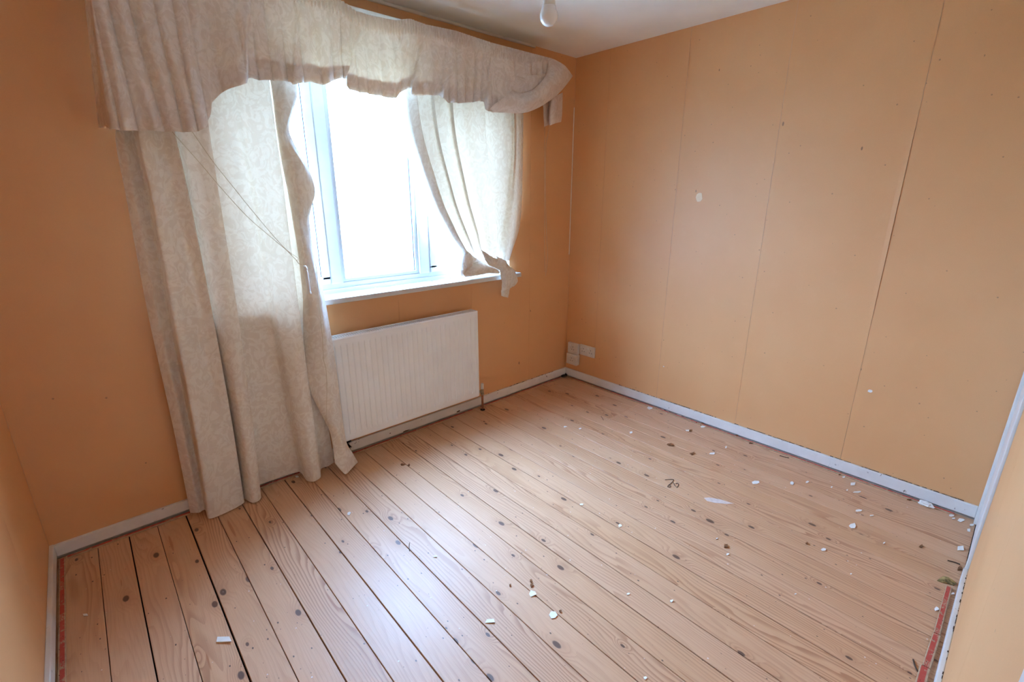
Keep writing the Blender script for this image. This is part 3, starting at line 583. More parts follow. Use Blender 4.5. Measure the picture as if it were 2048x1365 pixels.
# ------------------------------------------------------------------ the room shell
def wall_rects(a0, a1, z0, z1, hole=None):
    """rectangles left of a strip once a hole (a0,a1,z0,z1) is cut away"""
    if not hole or a1 <= hole[0] or a0 >= hole[1]: return [(a0, a1, z0, z1)]
    R = []
    if a0 < hole[0]: R.append((a0, hole[0], z0, z1))
    if a1 > hole[1]: R.append((hole[1], a1, z0, z1))
    m0, m1 = max(a0, hole[0]), min(a1, hole[1])
    R.append((m0, m1, z0, hole[2])); R.append((m0, m1, hole[3], z1))
    return R

PT = .0012                                     # wallpaper thickness
# floor: dark underfloor with separate pine boards lying on it
floor = MB().box(-W_ROOM - .1, .1, -D_ROOM - .1, .1, -.06, -.021).build('floor', M_SUB)
tag(floor, 'bare stripped pine floorboards running towards the window wall', 'floor', kind='structure')
gaps = [-3.205, -3.073, -2.966, -2.862, -2.750, -2.639, -2.528, -2.418, -2.303, -2.191, -2.079, -1.967, -1.851, -1.740]
while gaps[-1] < -.12: gaps.append(round(gaps[-1] + .1113 + random.uniform(-.0015, .0015), 4))
gaps[-1] = -.006
wide = {2: .0045, 4: .006, 6: .004, 8: .0045, 10: .0035}
def plank(x0, x1, y0, y1, k):
    cx, cy = (x0 + x1) / 2, (y0 + y1) / 2
    hx, hy, c = (x1 - x0) / 2, (y1 - y0) / 2, .0011
    sec = [(-hx, -.02), (hx, -.02), (hx, -c), (hx - c, 0), (-hx + c, 0), (-hx, -c)]
    v = [(x, -hy, z) for x, z in sec] + [(x, hy, z) for x, z in sec]
    f = [tuple(range(6)), tuple(range(11, 5, -1))] + [(i, i + 6, (i + 1) % 6 + 6, (i + 1) % 6) for i in range(6)]
    me = bpy.data.meshes.new('floorboard'); me.from_pydata(v, [], f); me.update()
    o = link('floorboard', me, M_WOOD, floor)
    dz = random.uniform(-.0009, .0)
    o.location = (cx, cy, dz)
for k in range(len(gaps) - 1):
    g0 = wide.get(k, random.choice((.0020, .0025, .0032))) / 2
    g1 = wide.get(k + 1, random.choice((.0020, .0025, .0032))) / 2
    y0, y1 = -D_ROOM + .008, -.010
    cuts = []
    if k >= len(gaps) - 4: cuts = [-.766]
    ys = [y0] + cuts + [y1]
    for j in range(len(ys) - 1):
        plank(gaps[k] + g0, gaps[k + 1] - g1, ys[j] + (.001 if j else 0), ys[j + 1] - (.001 if j < len(ys) - 2 else 0), k)

# window wall, x runs along it, the opening is cut out
m = MB()
HOLE = (OPEN[0], OPEN[1], .925, OPEN[3])
for r in wall_rects(-W_ROOM - .15, .15, -.06, H_ROOM + .1, HOLE): m.box(r[0], r[1], PT, .15, r[2], r[3])
wall_back = tag(m.build('wall_back', M_PLASTER), 'window wall papered in worn peach wallpaper', 'wall', kind='structure')
xs = [0, -.44, -.985, -1.53, -2.075, -2.62, -W_ROOM]
for a, b in zip(xs[1:], xs[:-1]):
    m = MB()
    for r in wall_rects(a + .0004, b - .0004, .05, H_ROOM, HOLE): m.box(r[0], r[1], 0, PT, r[2], r[3])
    m.build('wallpaper_strip', M_WALL, wall_back)
MB().bbox(-.0075, -.0005, -.0022, 0, 1.02, 2.08, .0006).build('torn_paper_edge', M_PAPER, wall_back)

# right wall
wall_right = MB().box(PT, .15, -D_ROOM - .15, .15, -.06, H_ROOM + .1).build('wall_right', M_PLASTER)
tag(wall_right, 'long blank wall right of the window with open wallpaper seams', 'wall', kind='structure')
ys = [0, -.30, -.872, -1.434, -2.012, -D_ROOM]
def curl(z, lo, hi, amp):
    t = (z - lo) / (hi - lo)
    return amp * math.sin(math.pi * t) ** 1.5 if 0 < t < 1 else 0.0
for i, (b, a) in enumerate(zip(ys[:-1], ys[1:])):
    v, f = [], []
    NZ = 40
    th = (.0011, .0012, .0012, .0016, .0010)[i]
    lift = {2: (.35, 2.2, .0008), 3: (.62, 2.05, .0030)}.get(i, (.5, 1.9, .0003))
    for j in range(NZ + 1):
        z = .05 + (H_ROOM - .05) * j / NZ
        c = curl(z, *lift)
        # (y, x) profile: plain edge at b, lifted free edge at a
        prof = [(b - .0004, PT), (b - .0004, PT - th), (a + .05, PT - th), (a + .02, PT - th - c * .25), (a + .0005, PT - th - c), (a + .0008, PT - c * .6)]
        v += [(x, y, z) for y, x in prof]
    n = 6
    for j in range(NZ):
        for k in range(n):
            f.append((j * n + k, j * n + (k + 1) % n, (j + 1) * n + (k + 1) % n, (j + 1) * n + k))
    me = bpy.data.meshes.new('wallpaper_strip'); me.from_pydata(v, [], f); me.update()
    bm = bmesh.new(); bm.from_mesh(me); bmesh.ops.recalc_face_normals(bm, faces=bm.faces[:]); bm.to_mesh(me); bm.free()
    link('wallpaper_strip', me, M_WALL, wall_right)
def blob(name, cy, cz, ry, rz, mat, parent, th=.0012, n=11):
    v = []
    for k in range(n):
        t = 2 * math.pi * k / n; s = random.uniform(.75, 1.1)
        v.append((0, cy + ry * s * math.cos(t), cz + rz * s * math.sin(t)))
    v2 = [(-th, y, z) for _, y, z in v]
    f = [tuple(range(n)), tuple(range(2 * n - 1, n - 1, -1))] + [(k, k + n, (k + 1) % n + n, (k + 1) % n) for k in range(n)]
    return MB().add(v + v2, f).build(name, mat, parent)
M_FILL = plain('pale_filler', (.90, .72, .50), .85, .15)
blob('filler_patch', -1.029, 1.454, .022, .032, M_FILL, wall_right)
blob('paper_tear', -2.071, .496, .011, .009, M_PAPER, wall_right)
blob('paper_tear', -.905, .318, .005, .005, M_PAPER, wall_right)

# left wall and the wall behind the camera
wall_left = MB().box(-W_ROOM - .15, -W_ROOM - PT, -D_ROOM - .15, .15, -.06, H_ROOM + .1).build('wall_left', M_PLASTER)
tag(wall_left, 'narrow strip of papered wall at the left edge', 'wall', kind='structure')
for a, b in ((-.55, 0), (-1.1, -.55), (-1.65, -1.1), (-2.2, -1.65), (-D_ROOM, -2.2)):
    MB().box(-W_ROOM - PT, -W_ROOM, a + .0004, b - .0004, .05, H_ROOM).build('wallpaper_strip', M_WALL, wall_left)
wall_front = MB().box(-W_ROOM - .15, .15, -D_ROOM - .15, -D_ROOM - PT, -.06, H_ROOM + .1).build('wall_front', M_PLASTER)
tag(wall_front, 'papered wall facing the window at the right edge', 'wall', kind='structure')
for a, b in ((-1.12, -.57), (-1.67, -1.12), (-2.375, -1.67)):
    MB().box(a + .0004, b - .0004, -D_ROOM - PT, -D_ROOM, .05, H_ROOM).build('wallpaper_strip', M_WALL, wall_front)
ceiling = MB().box(-W_ROOM - .15, .15, -D_ROOM - .15, .15, H_ROOM, H_ROOM + .1).build('ceiling', M_CEIL)
tag(ceiling, 'plain off white painted ceiling', 'ceiling', kind='structure')

# white cupboard door in the near corner, main door beside the camera
d1 = tag(empty('door_1', (-.3, -D_ROOM, 0)), 'flush white door close to the right corner', 'door', kind='structure')
def under(o, root):
    o.parent = root; o.matrix_parent_inverse = Matrix.Translation(-root.location); return o
under(MB().bbox(-.515, -.052, -D_ROOM - .001, -D_ROOM + .006, .008, 2.0, .002).build('door_leaf', M_WHITE), d1)
under(MB().bbox(-.052, -.002, -D_ROOM - .001, -D_ROOM + .016, 0, 2.05, .003).build('architrave', M_WHITE), d1)
under(MB().bbox(-.56, -.517, -D_ROOM - .001, -D_ROOM + .010, 0, 2.05, .003).build('architrave', M_WHITE), d1)
under(MB().bbox(-.56, -.002, -D_ROOM - .001, -D_ROOM + .014, 2.0, 2.05, .003).build('door_head', M_WHITE), d1)
d2 = tag(empty('door_2', (-2.7, -D_ROOM, 0)), 'white painted door frame at the bottom right edge', 'door', kind='structure')
under(MB().bbox(-3.06, -2.44, -D_ROOM - .001, -D_ROOM + .002, .008, 2.0, .0005).build('door_leaf', M_WHITE), d2)
under(MB().bbox(-2.44, -2.382, -D_ROOM - .001, -D_ROOM + .015, 0, 2.06, .004).build('architrave', M_WHITE), d2)
under(MB().bbox(-3.12, -3.06, -D_ROOM - .001, -D_ROOM + .015, 0, 2.06, .004).build('architrave', M_WHITE), d2)
under(MB().bbox(-3.12, -2.382, -D_ROOM - .001, -D_ROOM + .013, 2.0, 2.06, .004).build('door_head', M_WHITE), d2)

# skirting boards
def skirt(name, label, boxes):
    m = MB()
    for b in boxes: m.bbox(*b, .003)
    return tag(m.build(name, M_SKIRT), label, 'skirting board', kind='structure')
sk_b = skirt('baseboard_back', 'low white skirting board under the window', [(-3.2, -2.0, -.016, 0, .014, .066), (-1.905, -.016, -.016, 0, .014, .072)])
sk_r = skirt('baseboard_right', 'white skirting board along the blank right wall', [(-.016, 0, -D_ROOM + .016, 0, .012, .072)])
sk_l = skirt('baseboard_left', 'white skirting board at the left edge', [(-W_ROOM, -W_ROOM + .015, -D_ROOM + .02, 0, .016, .068)])
sk_f = skirt('baseboard_front', 'grubby white skirting board on the near right wall', [(-2.382, -.56, -D_ROOM, -D_ROOM + .014, .012, .068)])
# broken gap and knocks in the skirting below the radiator
MB().box(-2.0, -1.905, -.003, .0, .012, .10).build('broken_gap_shade', M_DARK, sk_b)  # dark panel paints the shade inside the broken-out hole
rag = []
for k in range(9): rag.append((-1.935 + random.uniform(0, .028), .016 + .0065 * k))
v = [(-1.9, -.0155, .016)] + [(x, -.0155, z) for x, z in rag] + [(-1.9, -.0155, .07)]
v2 = [(x, -.001, z) for x, _, z in v]; n = len(v)
MB().add(v + v2, [tuple(range(n)), tuple(range(2 * n - 1, n - 1, -1))] + [(k, k + n, (k + 1) % n + n, (k + 1) % n) for k in range(n)]).build('splintered_end', M_SKIRT, sk_b)
for kx, kz, kw, kh in ((-1.135, .024, .018, .007), (-1.55, .018, .030, .004), (-1.66, .040, .006, .003)):
    n = 8; ring = [(kx + kw * random.uniform(.6, 1.1) * math.cos(2 * math.pi * k / n), kz + kh * random.uniform(.6, 1.1) * math.sin(2 * math.pi * k / n)) for k in range(n)]
    v = [(x, -.0166, z) for x, z in ring] + [(x, -.0150, z) for x, z in ring]
    MB().add(v, [tuple(range(n)), tuple(range(2 * n - 1, n - 1, -1))] + [(k, k + n, (k + 1) % n + n, (k + 1) % n) for k in range(n)]).build('paint_knock', M_TWIG, sk_b)
def grime(parent, axis, a0, a1, fixed, z, count, mx):
    m = MB()
    for _ in range(count):
        a = random.uniform(a0, a1); L = random.uniform(.003, mx); h = random.uniform(.0008, .0032); t = random.uniform(.0008, .0035)
        if axis == 'y': m.box(fixed - t, fixed, a, a + L, z, z + h)
        else: m.box(a, a + L, fixed, fixed + t, z, z + h)
    return tag(m.build('grime_line', M_TWIG, parent), kind='stuff')
grime(sk_r, 'y', -2.55, -.55, -.001, .072, 120, .028)
grime(sk_f, 'x', -1.9, -.6, -D_ROOM + .0005, .068, 60, .02)
grime(sk_b, 'x', -.9, -.05, -.006, .072, 25, .015)

# white bead where the window wall meets the ceiling
trim1 = MB().bbox(-2.3, -.42, -.017, 0, 2.386, 2.4, .003).build('trim_1', M_WHITE)
tag(trim1, 'thin white bead along the ceiling above the valance', 'trim', kind='structure')
ground = MB().box(-60, 60, .4, 120, -3.1, -2.9).build('ground', M_GROUND)
tag(ground, 'bright garden ground outside the window', 'ground', kind='structure')

# ------------------------------------------------------------------ the window
win = tag(empty('window_1', (-1.525, .1, .945)), 'white plastic window glaring with daylight', 'window', kind='structure')
X0, X1, Z0, Z1 = OPEN
FY0, FY1 = .068, .135
def wpart(o): return under(o, win)
fr = MB()
fr.bbox(X0, X1, FY0, FY1, Z0 + .005, 1.0, .004); fr.bbox(X0, X1, FY0, FY1, 2.075, Z1, .004)
fr.bbox(X0, X0 + .055, FY0, FY1, .99, 2.08, .004); fr.bbox(X1 - .055, X1, FY0, FY1, .99, 2.08, .004)
wpart(fr.build('outer_frame', M_UPVC))
wpart(MB().bbox(X0, X1, FY0 - .012, FY0, Z0 + .002, .972, .003).build('bottom_bead', M_UPVC))
wpart(MB().bbox(-1.898, -1.824, FY0 - .012, FY1, .995, 2.08, .010).build('mullion', M_UPVC))
wpart(MB().bbox(-1.333, -1.258, FY0 - .010, FY1, .995, 2.08, .010).build('mullion', M_UPVC))
def rim(x0, x1, z0, z1, w, y0, y1, b):
    m = MB()
    m.bbox(x0, x1, y0, y1, z0, z0 + w, b); m.bbox(x0, x1, y0, y1, z1 - w, z1, b)
    m.bbox(x0, x0 + w, y0, y1, z0 + w * .6, z1 - w * .6, b); m.bbox(x1 - w, x1, y0, y1, z0 + w * .6, z1 - w * .6, b)
    return m
for gx0, gx1, gz0, gz1, sash in ((-2.355, -1.898, 1.0, 2.075, True), (-1.824, -1.333, 1.0, 2.075, False), (-1.258, -.695, 1.0, 2.075, True)):
    w = .044 if sash else .020
    y0 = FY0 - .018 if sash else FY0 + .006
    fo = wpart(rim(gx0, gx1, gz0, gz1, w, y0, FY1 - .01, .004).build('sash' if sash else 'glazing_bead', M_UPVC))
    ga = rim(gx0 + w - .001, gx1 - w + .001, gz0 + w - .001, gz1 - w + .001, .0038, y0 + .012, y0 + .02, .0004).build('gasket', M_RUBBER)
    ga.parent = fo
    wpart(MB().box(gx0 + w - .005, gx1 - w + .005, FY0 + .022, FY0 + .028, gz0 + w - .005, gz1 - w + .005).build('pane', M_GLASS))
h = MB().bbox(-1.075, -1.035, FY0 - .030, FY0 - .016, 1.012, 1.034, .003).bbox(-1.065, -1.045, FY0 - .045, FY0 - .028, 1.016, 1.030, .003).bbox(-1.06, -.95, FY0 - .056, FY0 - .042, 1.016, 1.030, .004)
wpart(h.build('handle', M_UPVC))
sill = wpart(MB().bbox(-2.47, -.598, -.080, .072, .917, .945, .003).build('window_sill', M_SILL))
# loose plaster crumbs on the back of the sill
m = MB()
for _ in range(26):
    x = random.uniform(-1.75, -1.0); s = random.uniform(.003, .011)
    m.box(x, x + s, .040 + random.uniform(0, .012), .054, .945, .945 + random.uniform(.002, .006))
tag(wpart(m.build('sill_crumbs', M_PAPER)), kind='stuff')

# ------------------------------------------------------------------ radiator
rad = tag(empty('radiator', (-1.515, -.06, .0)), 'white ribbed panel radiator mounted below the window sill', 'radiator')
RX0, RX1, RZ0, RZ1, RY = -2.015, -1.015, .132, .738, -.106
def rpart(o): return under(o, rad)
def ribbed(name, yf, sgn):
    pitch = (RX1 - RX0 - .03) / 29
    xsn, off = [RX0, RX0 + .015], [0, 0]
    for k in range(29):
        b = RX0 + .015 + pitch * k
        xsn += [b + pitch * .30, b + pitch * .40, b + pitch * .60, b + pitch * .70]; off += [0, 1, 1, 0]
    xsn += [RX1 - .015, RX1]; off += [0, 0]
    zs = [RZ0, RZ0 + .004, RZ0 + .034, RZ0 + .050, RZ1 - .050, RZ1 - .034, RZ1 - .004, RZ1]
    dz = [0, 0, 0, 1, 1, 0, 0, 0]
    v = []
    for j, z in enumerate(zs):
        edge = .004 if j in (0, len(zs) - 1) else 0
        for i, x in enumerate(xsn):
            e2 = .004 if i in (0, len(xsn) - 1) else 0
            v.append((x, yf - sgn * (-.0042 * off[i] * dz[j]) + sgn * max(edge, e2), z))
    n = len(xsn)
    f = [(j * n + i, j * n + i + 1, (j + 1) * n + i + 1, (j + 1) * n + i) for j in range(len(zs) - 1) for i in range(n - 1)]
    nv = len(v)
    yb = yf + sgn * .012
    v += [(RX0, yb, RZ0), (RX1, yb, RZ0), (RX1, yb, RZ1), (RX0, yb, RZ1)]
    f.append((nv, nv + 3, nv + 2, nv + 1))
    f.append(tuple(range(n)) + (nv + 1, nv)); f.append(tuple(range((len(zs) - 1) * n, len(zs) * n))[::-1] + (nv + 3, nv + 2))
    f.append(tuple(j * n for j in range(len(zs))) + (nv + 3, nv)); f.append(tuple(j * n + n - 1 for j in range(len(zs)))[::-1] + (nv + 1, nv + 2))
    me = bpy.data.meshes.new(name); me.from_pydata(v, [], f); me.update()
    bm = bmesh.new(); bm.from_mesh(me); bmesh.ops.recalc_face_normals(bm, faces=bm.faces[:]); bm.to_mesh(me); bm.free()
    return link(name, me, M_RAD)
rpart(ribbed('front_panel', RY, 1))
rpart(MB().bbox(RX0 + .01, RX1 - .01, -.044, -.034, RZ0, RZ1 - .004, .003).build('back_panel', M_RAD))
gr = MB()
gr.bbox(RX0, RX1, RY + .002, RY + .012, RZ1 - .014, RZ1 + .002, .0015); gr.bbox(RX0, RX1, -.044, -.032, RZ1 - .014, RZ1 + .002, .0015)
x = RX0 + .012
while x < RX1 - .01:
    gr.box(x, x + .0055, RY + .01, -.040, RZ1 - .008, RZ1 - .001); x += .0135
rpart(gr.build('top_grille', M_RAD))
rpart(MB().box(RX0 + .012, RX1 - .012, RY + .014, -.046, RZ1 - .06, RZ1 - .05).build('convector_shade', M_DARK))  # solid dark slab, painted shade between the panels under the grille
for sx in (RX0 - .001, RX1 - .0015):
    rpart(MB().bbox(sx, sx + .0025, RY + .003, -.032, RZ0 + .004, RZ1 + .001, .0008).build('side_cover', M_RAD))
for bx in (-1.82, -1.2):
    rpart(MB().bbox(bx, bx + .03, -.035, -.002, .2, .66, .003).build('wall_bracket', M_RAD))
pipe_x, pipe_y = -.962, -.07
vb = MB().lathe([(.009, .115), (.0125, .118), (.0125, .128), (.009, .131), (.011, .135), (.011, .15), (.0085, .153), (.0085, .165)], (pipe_x, pipe_y, 0), 16)
vb.tube([(pipe_x, pipe_y, .145), (-1.016, pipe_y, .145)], [.0095, .0095], 14)
vb.lathe([(.0130, -.006), (.0130, .006)], (-.99, pipe_y, .145), 8)
vo = rpart(vb.build('valve_body', M_BRASS, smooth=False))
MB().lathe([(.0085, .160), (.0105, .162), (.0105, .198), (.009, .202), (.0, .2025)], (pipe_x, pipe_y, 0), 18).build('valve_cap', M_PLASTIC, vo)
rpart(MB().tube([(pipe_x, pipe_y, -.01), (pipe_x, pipe_y, .12)], .0076, 14).build('supply_pipe', M_COPPER, smooth=True))
rpart(MB().lathe([(.017, 0), (.016, .003), (.010, .005)], (pipe_x, pipe_y, 0), 16).build('pipe_collar', M_DARK))

# ------------------------------------------------------------------ curtain track, curtains, valance
trk = tag(empty('pelmet_board', (-1.5, -.08, 2.25)), 'pale pelmet board edge peeping above the sagging valance heading', 'pelmet board')
under(MB().bbox(-2.655, -.45, -.164, -.001, 2.272, 2.288, .003).build('shelf', M_CREAM), trk)
under(MB().bbox(-2.64, -.46, -.164, -.156, 2.244, 2.272, .002).build('front_track', M_CREAM), trk)
under(MB().bbox(-2.64, -.62, -.106, -.098, 2.246, 2.272, .002).build('rear_track', M_CREAM), trk)
for bx in (-2.55, -2.0, -1.3, -.66):
    under(MB().bbox(bx, bx + .025, -.120, -.001, 2.258, 2.272, .002).build('bracket', M_CREAM), trk)

def fold_noise(a, fz=1.2, fx=14, seed=0):
    def d(u, t, co):
        k = mnoise.noise(Vector((co[0] * fx, seed, co[2] * fz)))
        k2 = mnoise.noise(Vector((co[0] * fx * 2.3, seed + 7, co[2] * fz * 3)))
        return (0, a * k + a * .5 * k2, 0)
    return d
lc = tag(empty('curtain', (-2.35, -.1, .01)), 'long beige damask curtain hanging to the floor left of the window', 'curtain')
under(sheet('drape', LEFT_CURTAIN, 260, 90, M_CURTAIN, disp=fold_noise(.0035)), lc)
under(sheet('turned_edge', LEFT_FLAP, 36, 110, M_CURTAIN, disp=fold_noise(.003, 4, 20, 3)), lc)
back = [[(p[0], p[1] + .012, p[2]) for p in r] for r in LEFT_FLAP]
under(sheet('edge_lining', back, 24, 80, M_CURTAIN, disp=fold_noise(.003, 4, 20, 3)), lc)
rc = tag(empty('curtain', (-.95, -.08, .945)), 'short cream curtain knotted up on the right end of the sill', 'curtain')
under(sheet('drape', RIGHT_CURTAIN, 200, 70, M_CURTAIN, disp=fold_noise(.0025)), rc)
under(sheet('lining', RIGHT_LINING, 40, 60, M_LINING, disp=fold_noise(.002)), rc)
for nm, rows in (('knot_ear', TIE_EAR), ('knot_roll', TIE_ROLL), ('knot_wrap', TIE_CROSS), ('knot_tail', TIE_TAIL), ('knot_tail', TIE_TAIL_BACK)):
    kn = under(sheet(nm, rows, 44, 44, M_CURTAIN, disp=fold_noise(.006, 30, 40, 11)), rc)
    so = kn.modifiers.new('bunched_layers', 'SOLIDIFY'); so.thickness = .012; so.offset = 0.0

def pleats(u, t, co):
    x, z = co[0], co[2]
    side = min(1.0, max(0.0, (u - .062) / .03))     # the short return at the left end hangs flat
    ph = x / .0155 + .55 * mnoise.noise(Vector((x * 23, 0, 1.7)))
    top = max(0.0, 1 - max(0.0, t - .17) / .16)
    a = .0085 * top
    y = a * math.sin(2 * math.pi * ph)
    body = min(1.0, max(0.0, (t - .12) / .3))
    y += body * .016 * mnoise.noise(Vector((x * 11, 4.4, z * 1.2))) + body * .012 * mnoise.noise(Vector((x * 27 + z * 2, 9.1, z * 2.0)))
    q = x / .062 + 1.1 * mnoise.noise(Vector((x * 5, 1.3, z * .8))) + .25 * z
    fold = abs(math.sin(math.pi * q)) ** .55 - .7
    amp = .018 + .016 * mnoise.noise(Vector((x * 3.1, 6.6, 0)))
    y -= body * amp * fold * (.45 + .55 * t)
    zoff = .0022 * math.sin(2 * math.pi * ph) * (1 - min(1, t / .05)) + .006 * body * t * mnoise.noise(Vector((x * 14, 2, 0)))
    return (0, y * side, zoff * side)
va = tag(empty('valance', (-1.55, -.17, 1.7)), 'gathered beige damask valance drooping across the window top', 'valance')
under(sheet('gathered_panel', VALANCE, 1700, 44, M_VALANCE, disp=pleats), va)
hemrows = []
for t in (.87, .93, .985):
    hemrows.append([tuple(a + b for a, b in zip(spline([r[i] for r in VALANCE], t), (0, .0045, 0))) for i in range(len(VALANCE[0]))])
def hem_disp(u, t, co):
    tt = .87 + .115 * t
    d = pleats(u, tt, co); return d
under(sheet('hem', hemrows, 700, 6, M_VALANCE, disp=hem_disp), va)
under(sheet('swag', SWAG, 90, 60, M_VALANCE, disp=fold_noise(.005, 9, 12, 5)), va)
under(sheet('swag_fold', SWAG_INNER, 60, 30, M_VALANCE, disp=fold_noise(.004, 20, 20, 6)), va)
under(sheet('swag_tail', VALANCE_TAIL, 50, 40, M_VALANCE, disp=fold_noise(.003, 12, 20, 8)), va)

# cords
cd = tag(empty('draw_cord', CORD_C[0]), 'slack curtain draw cord with a white toggle across the long curtain', 'cord')
under(MB().tube(smooth_path(CORD_A, 40), .0011, 6).build('cord_strand', M_CORD, smooth=True), cd)
under(MB().tube(smooth_path(CORD_B, 40), .0011, 6).build('cord_strand', M_CORD, smooth=True), cd)
under(MB().tube(smooth_path(CORD_C, 14), .0014, 6).build('cord_strand', M_CORD, smooth=True), cd)
A, B, C = [Vector(p) for p in TOGGLE]
tg = MB().tube([B, B + (C - B) * .06, B + (C - B) * .9, B + (C - B) * .93, C], [.0055, .0072, .0088, .0108, .0100], 18)
under(tg.build('toggle', M_PLASTIC, smooth=False), cd)
under(MB().tube([A + Vector((0, 0, .004)), A, B + (A - B) * .35, B], [.003, .0085, .0085, .0045], 16).build('toggle_knob', M_PLASTIC, smooth=True), cd)
o = MB().tube(smooth_path(CORD_D, 70), .0011, 6).build('cord', M_CORD, smooth=True)
tag(o, 'loose cream cord hanging down the turned edge of the long curtain', 'cord')
o = MB().tube(smooth_path(CORD_E, 40), .0012, 6).build('cord', M_CORD, smooth=True)
tag(o, 'straight cream cord against the wall right of the knotted curtain', 'cord')
o = MB().tube(smooth_path(CORD_F, 50), .0012, 6).build('cord', M_CORD, smooth=True)
tag(o, 'wavy cream cord below the valance tail, beside the straight one', 'cord')

# ------------------------------------------------------------------ sockets by the corner
def sock(name, label, y0, y1, z0, z1, d, gangs, tilt=0):
    r = tag(empty(name, (0, (y0 + y1) / 2, z0)), label, 'socket')
    fp = under(MB().bbox(-d, 0, y0, y1, z0, z1, .0035).build('face_plate', M_CREAM), r)
    cz = (z0 + z1) / 2
    for g in range(gangs):
        cy = y1 - (y1 - y0) * (g + .5) / gangs
        for dy, dz, w, h in ((0, .016, .004, .008), (.011, -.006, .0065, .0045), (-.011, -.006, .0065, .0045)):
            MB().box(-d - .0006, -d + .001, cy + dy - w / 2, cy + dy + w / 2, cz + dz - h / 2 - .004, cz + dz + h / 2 - .004).build('pin_hole', M_HOLE, fp)
        MB().bbox(-d - .003, -d + .001, cy + .024 - .006, cy + .024 + .006, cz + .014, cz + .030, .001).build('switch', M_PLASTIC, fp)
    return r
sock('socket', 'upper white plug socket right in the room corner', -.148, -.040, .222, .308, .026, 1)
sock('socket', 'lower white plug socket box stacked beneath another in the corner', -.150, -.042, .128, .218, .040, 1)
sock('socket', 'white double plug socket right of the stacked pair', -.306, -.158, .228, .314, .014, 2)

# ------------------------------------------------------------------ ceiling pendant
px_, py_, pz_ = -1.628, -1.29, 2.008
pe = tag(empty('pendant_light', (px_, py_, pz_)), 'bare white bulb hanging from the ceiling by its flex', 'light')
globe = [(.0002, -.029)] + [(.029 * math.cos(t), .029 * math.sin(t)) for t in [-1.35, -1.1, -.8, -.5, -.2, .1, .35, .6]] + [(.0225, .0225), (.0215, .027)]
M_BULB = plain('opal_bulb', (.82, .80, .78), .18, .5, var=.01)
under(MB().lathe(globe, (px_, py_, pz_), 40).build('bulb_globe', M_BULB, smooth=True), pe)
under(MB().lathe([(.0212, .025), (.0205, .035), (.017, .055), (.0135, .068), (.0135, .072)], (px_, py_, pz_), 32).build('bulb_collar', M_CREAM, smooth=True), pe)
under(MB().lathe([(.0135, .070), (.018, .072), (.0185, .105), (.014, .112), (.010, .128), (.004, .132)], (px_, py_, pz_), 28).build('lamp_holder', M_PLASTIC, smooth=True), pe)
under(MB().tube([(px_, py_, pz_ + .13), (px_, py_, 2.39)], .0032, 10).build('flex', M_PLASTIC, smooth=True), pe)
under(MB().lathe([(.040, 2.4), (.040, 2.392), (.030, 2.380), (.010, 2.374), (.004, 2.372)], (px_, py_, 0), 32).build('ceiling_rose', M_PLASTIC, smooth=True), pe)

# ------------------------------------------------------------------ carpet gripper rods left on the floor
def rod(label, p, q, w=.022, h=.006, nm='gripper_rod', off=(0, 0)):
    p, q = Vector((p[0], p[1], 0)), Vector((q[0], q[1], 0))
    d = (q - p); L = d.length; d.normalize(); s = Vector((d.y, -d.x, 0))
    sec = [(-w / 2, 0), (w / 2, 0), (w / 2, h * .7), (w / 2 - .002, h), (-w / 2 + .002, h), (-w / 2, h * .7)]
    v = [p + s * a + Vector((0, 0, z)) for a, z in sec] + [q + s * a + Vector((0, 0, z)) for a, z in sec]
    f = [tuple(range(6)), tuple(range(11, 5, -1))] + [(i, i + 6, (i + 1) % 6 + 6, (i + 1) % 6) for i in range(6)]
    me = bpy.data.meshes.new(nm); me.from_pydata([tuple(x) for x in v], [], f); me.update()
    uv = me.uv_layers.new(name='UVMap')
    for li in range(len(me.loops)):
        vi = me.loops[li].vertex_index
        uv.data[li].uv = ((L if vi >= 6 else 0) + p.x * 1.7, sec[vi % 6][0] / w + .5)
    r = tag(empty('gripper_rod', p), label, 'gripper rod')
    under(link('rod', me, M_GRIP), r)
    n = int(L / .06)
    m = MB()
    for k in range(n):
        c = p + d * (.02 + .06 * k) + s * (.0045 if k % 2 else -.0045)
        m.tube([c + Vector((0, 0, h - .001)), c + Vector((0, 0, h + .0035)) + s * .0012], [.0009, .0003], 5)
    tag(under(m.build('tack_pins', M_WIRE), r), kind='stuff')
    return r
rod('red printed gripper rod along the left skirting board', (-3.188, -.03), (-3.188, -1.35), .021)
rod('narrow gripper rod beside the skirting left of the long curtain', (-3.17, -.030), (-2.36, -.030), .020)
rod('gripper rod showing red under the hem of the long curtain', (-2.355, -.030), (-1.98, -.030), .020)
rod('gripper rod on the floor below the radiator', (-1.975, -.030), (-1.02, -.030), .020)
rod('gripper rod between the radiator pipe and the corner', (-.94, -.028), (-.09, -.026), .020)
rod('gripper rod along the right skirting nearest the sockets', (-.029, -.06), (-.028, -1.20), .020)
rod('gripper rod along the right skirting nearest the white door', (-.028, -1.205), (-.029, -2.50), .020)
rod('red printed gripper rod end near the dried leaf', (-.94, -2.551), (-.635, -2.549), .019)
rod('red printed gripper rod piece at the bottom right, middle one', (-1.125, -2.548), (-.945, -2.551), .022, .0065)
rod('wide red gripper rod piece at the bottom right edge', (-1.70, -2.548), (-1.13, -2.5455), .026, .007)

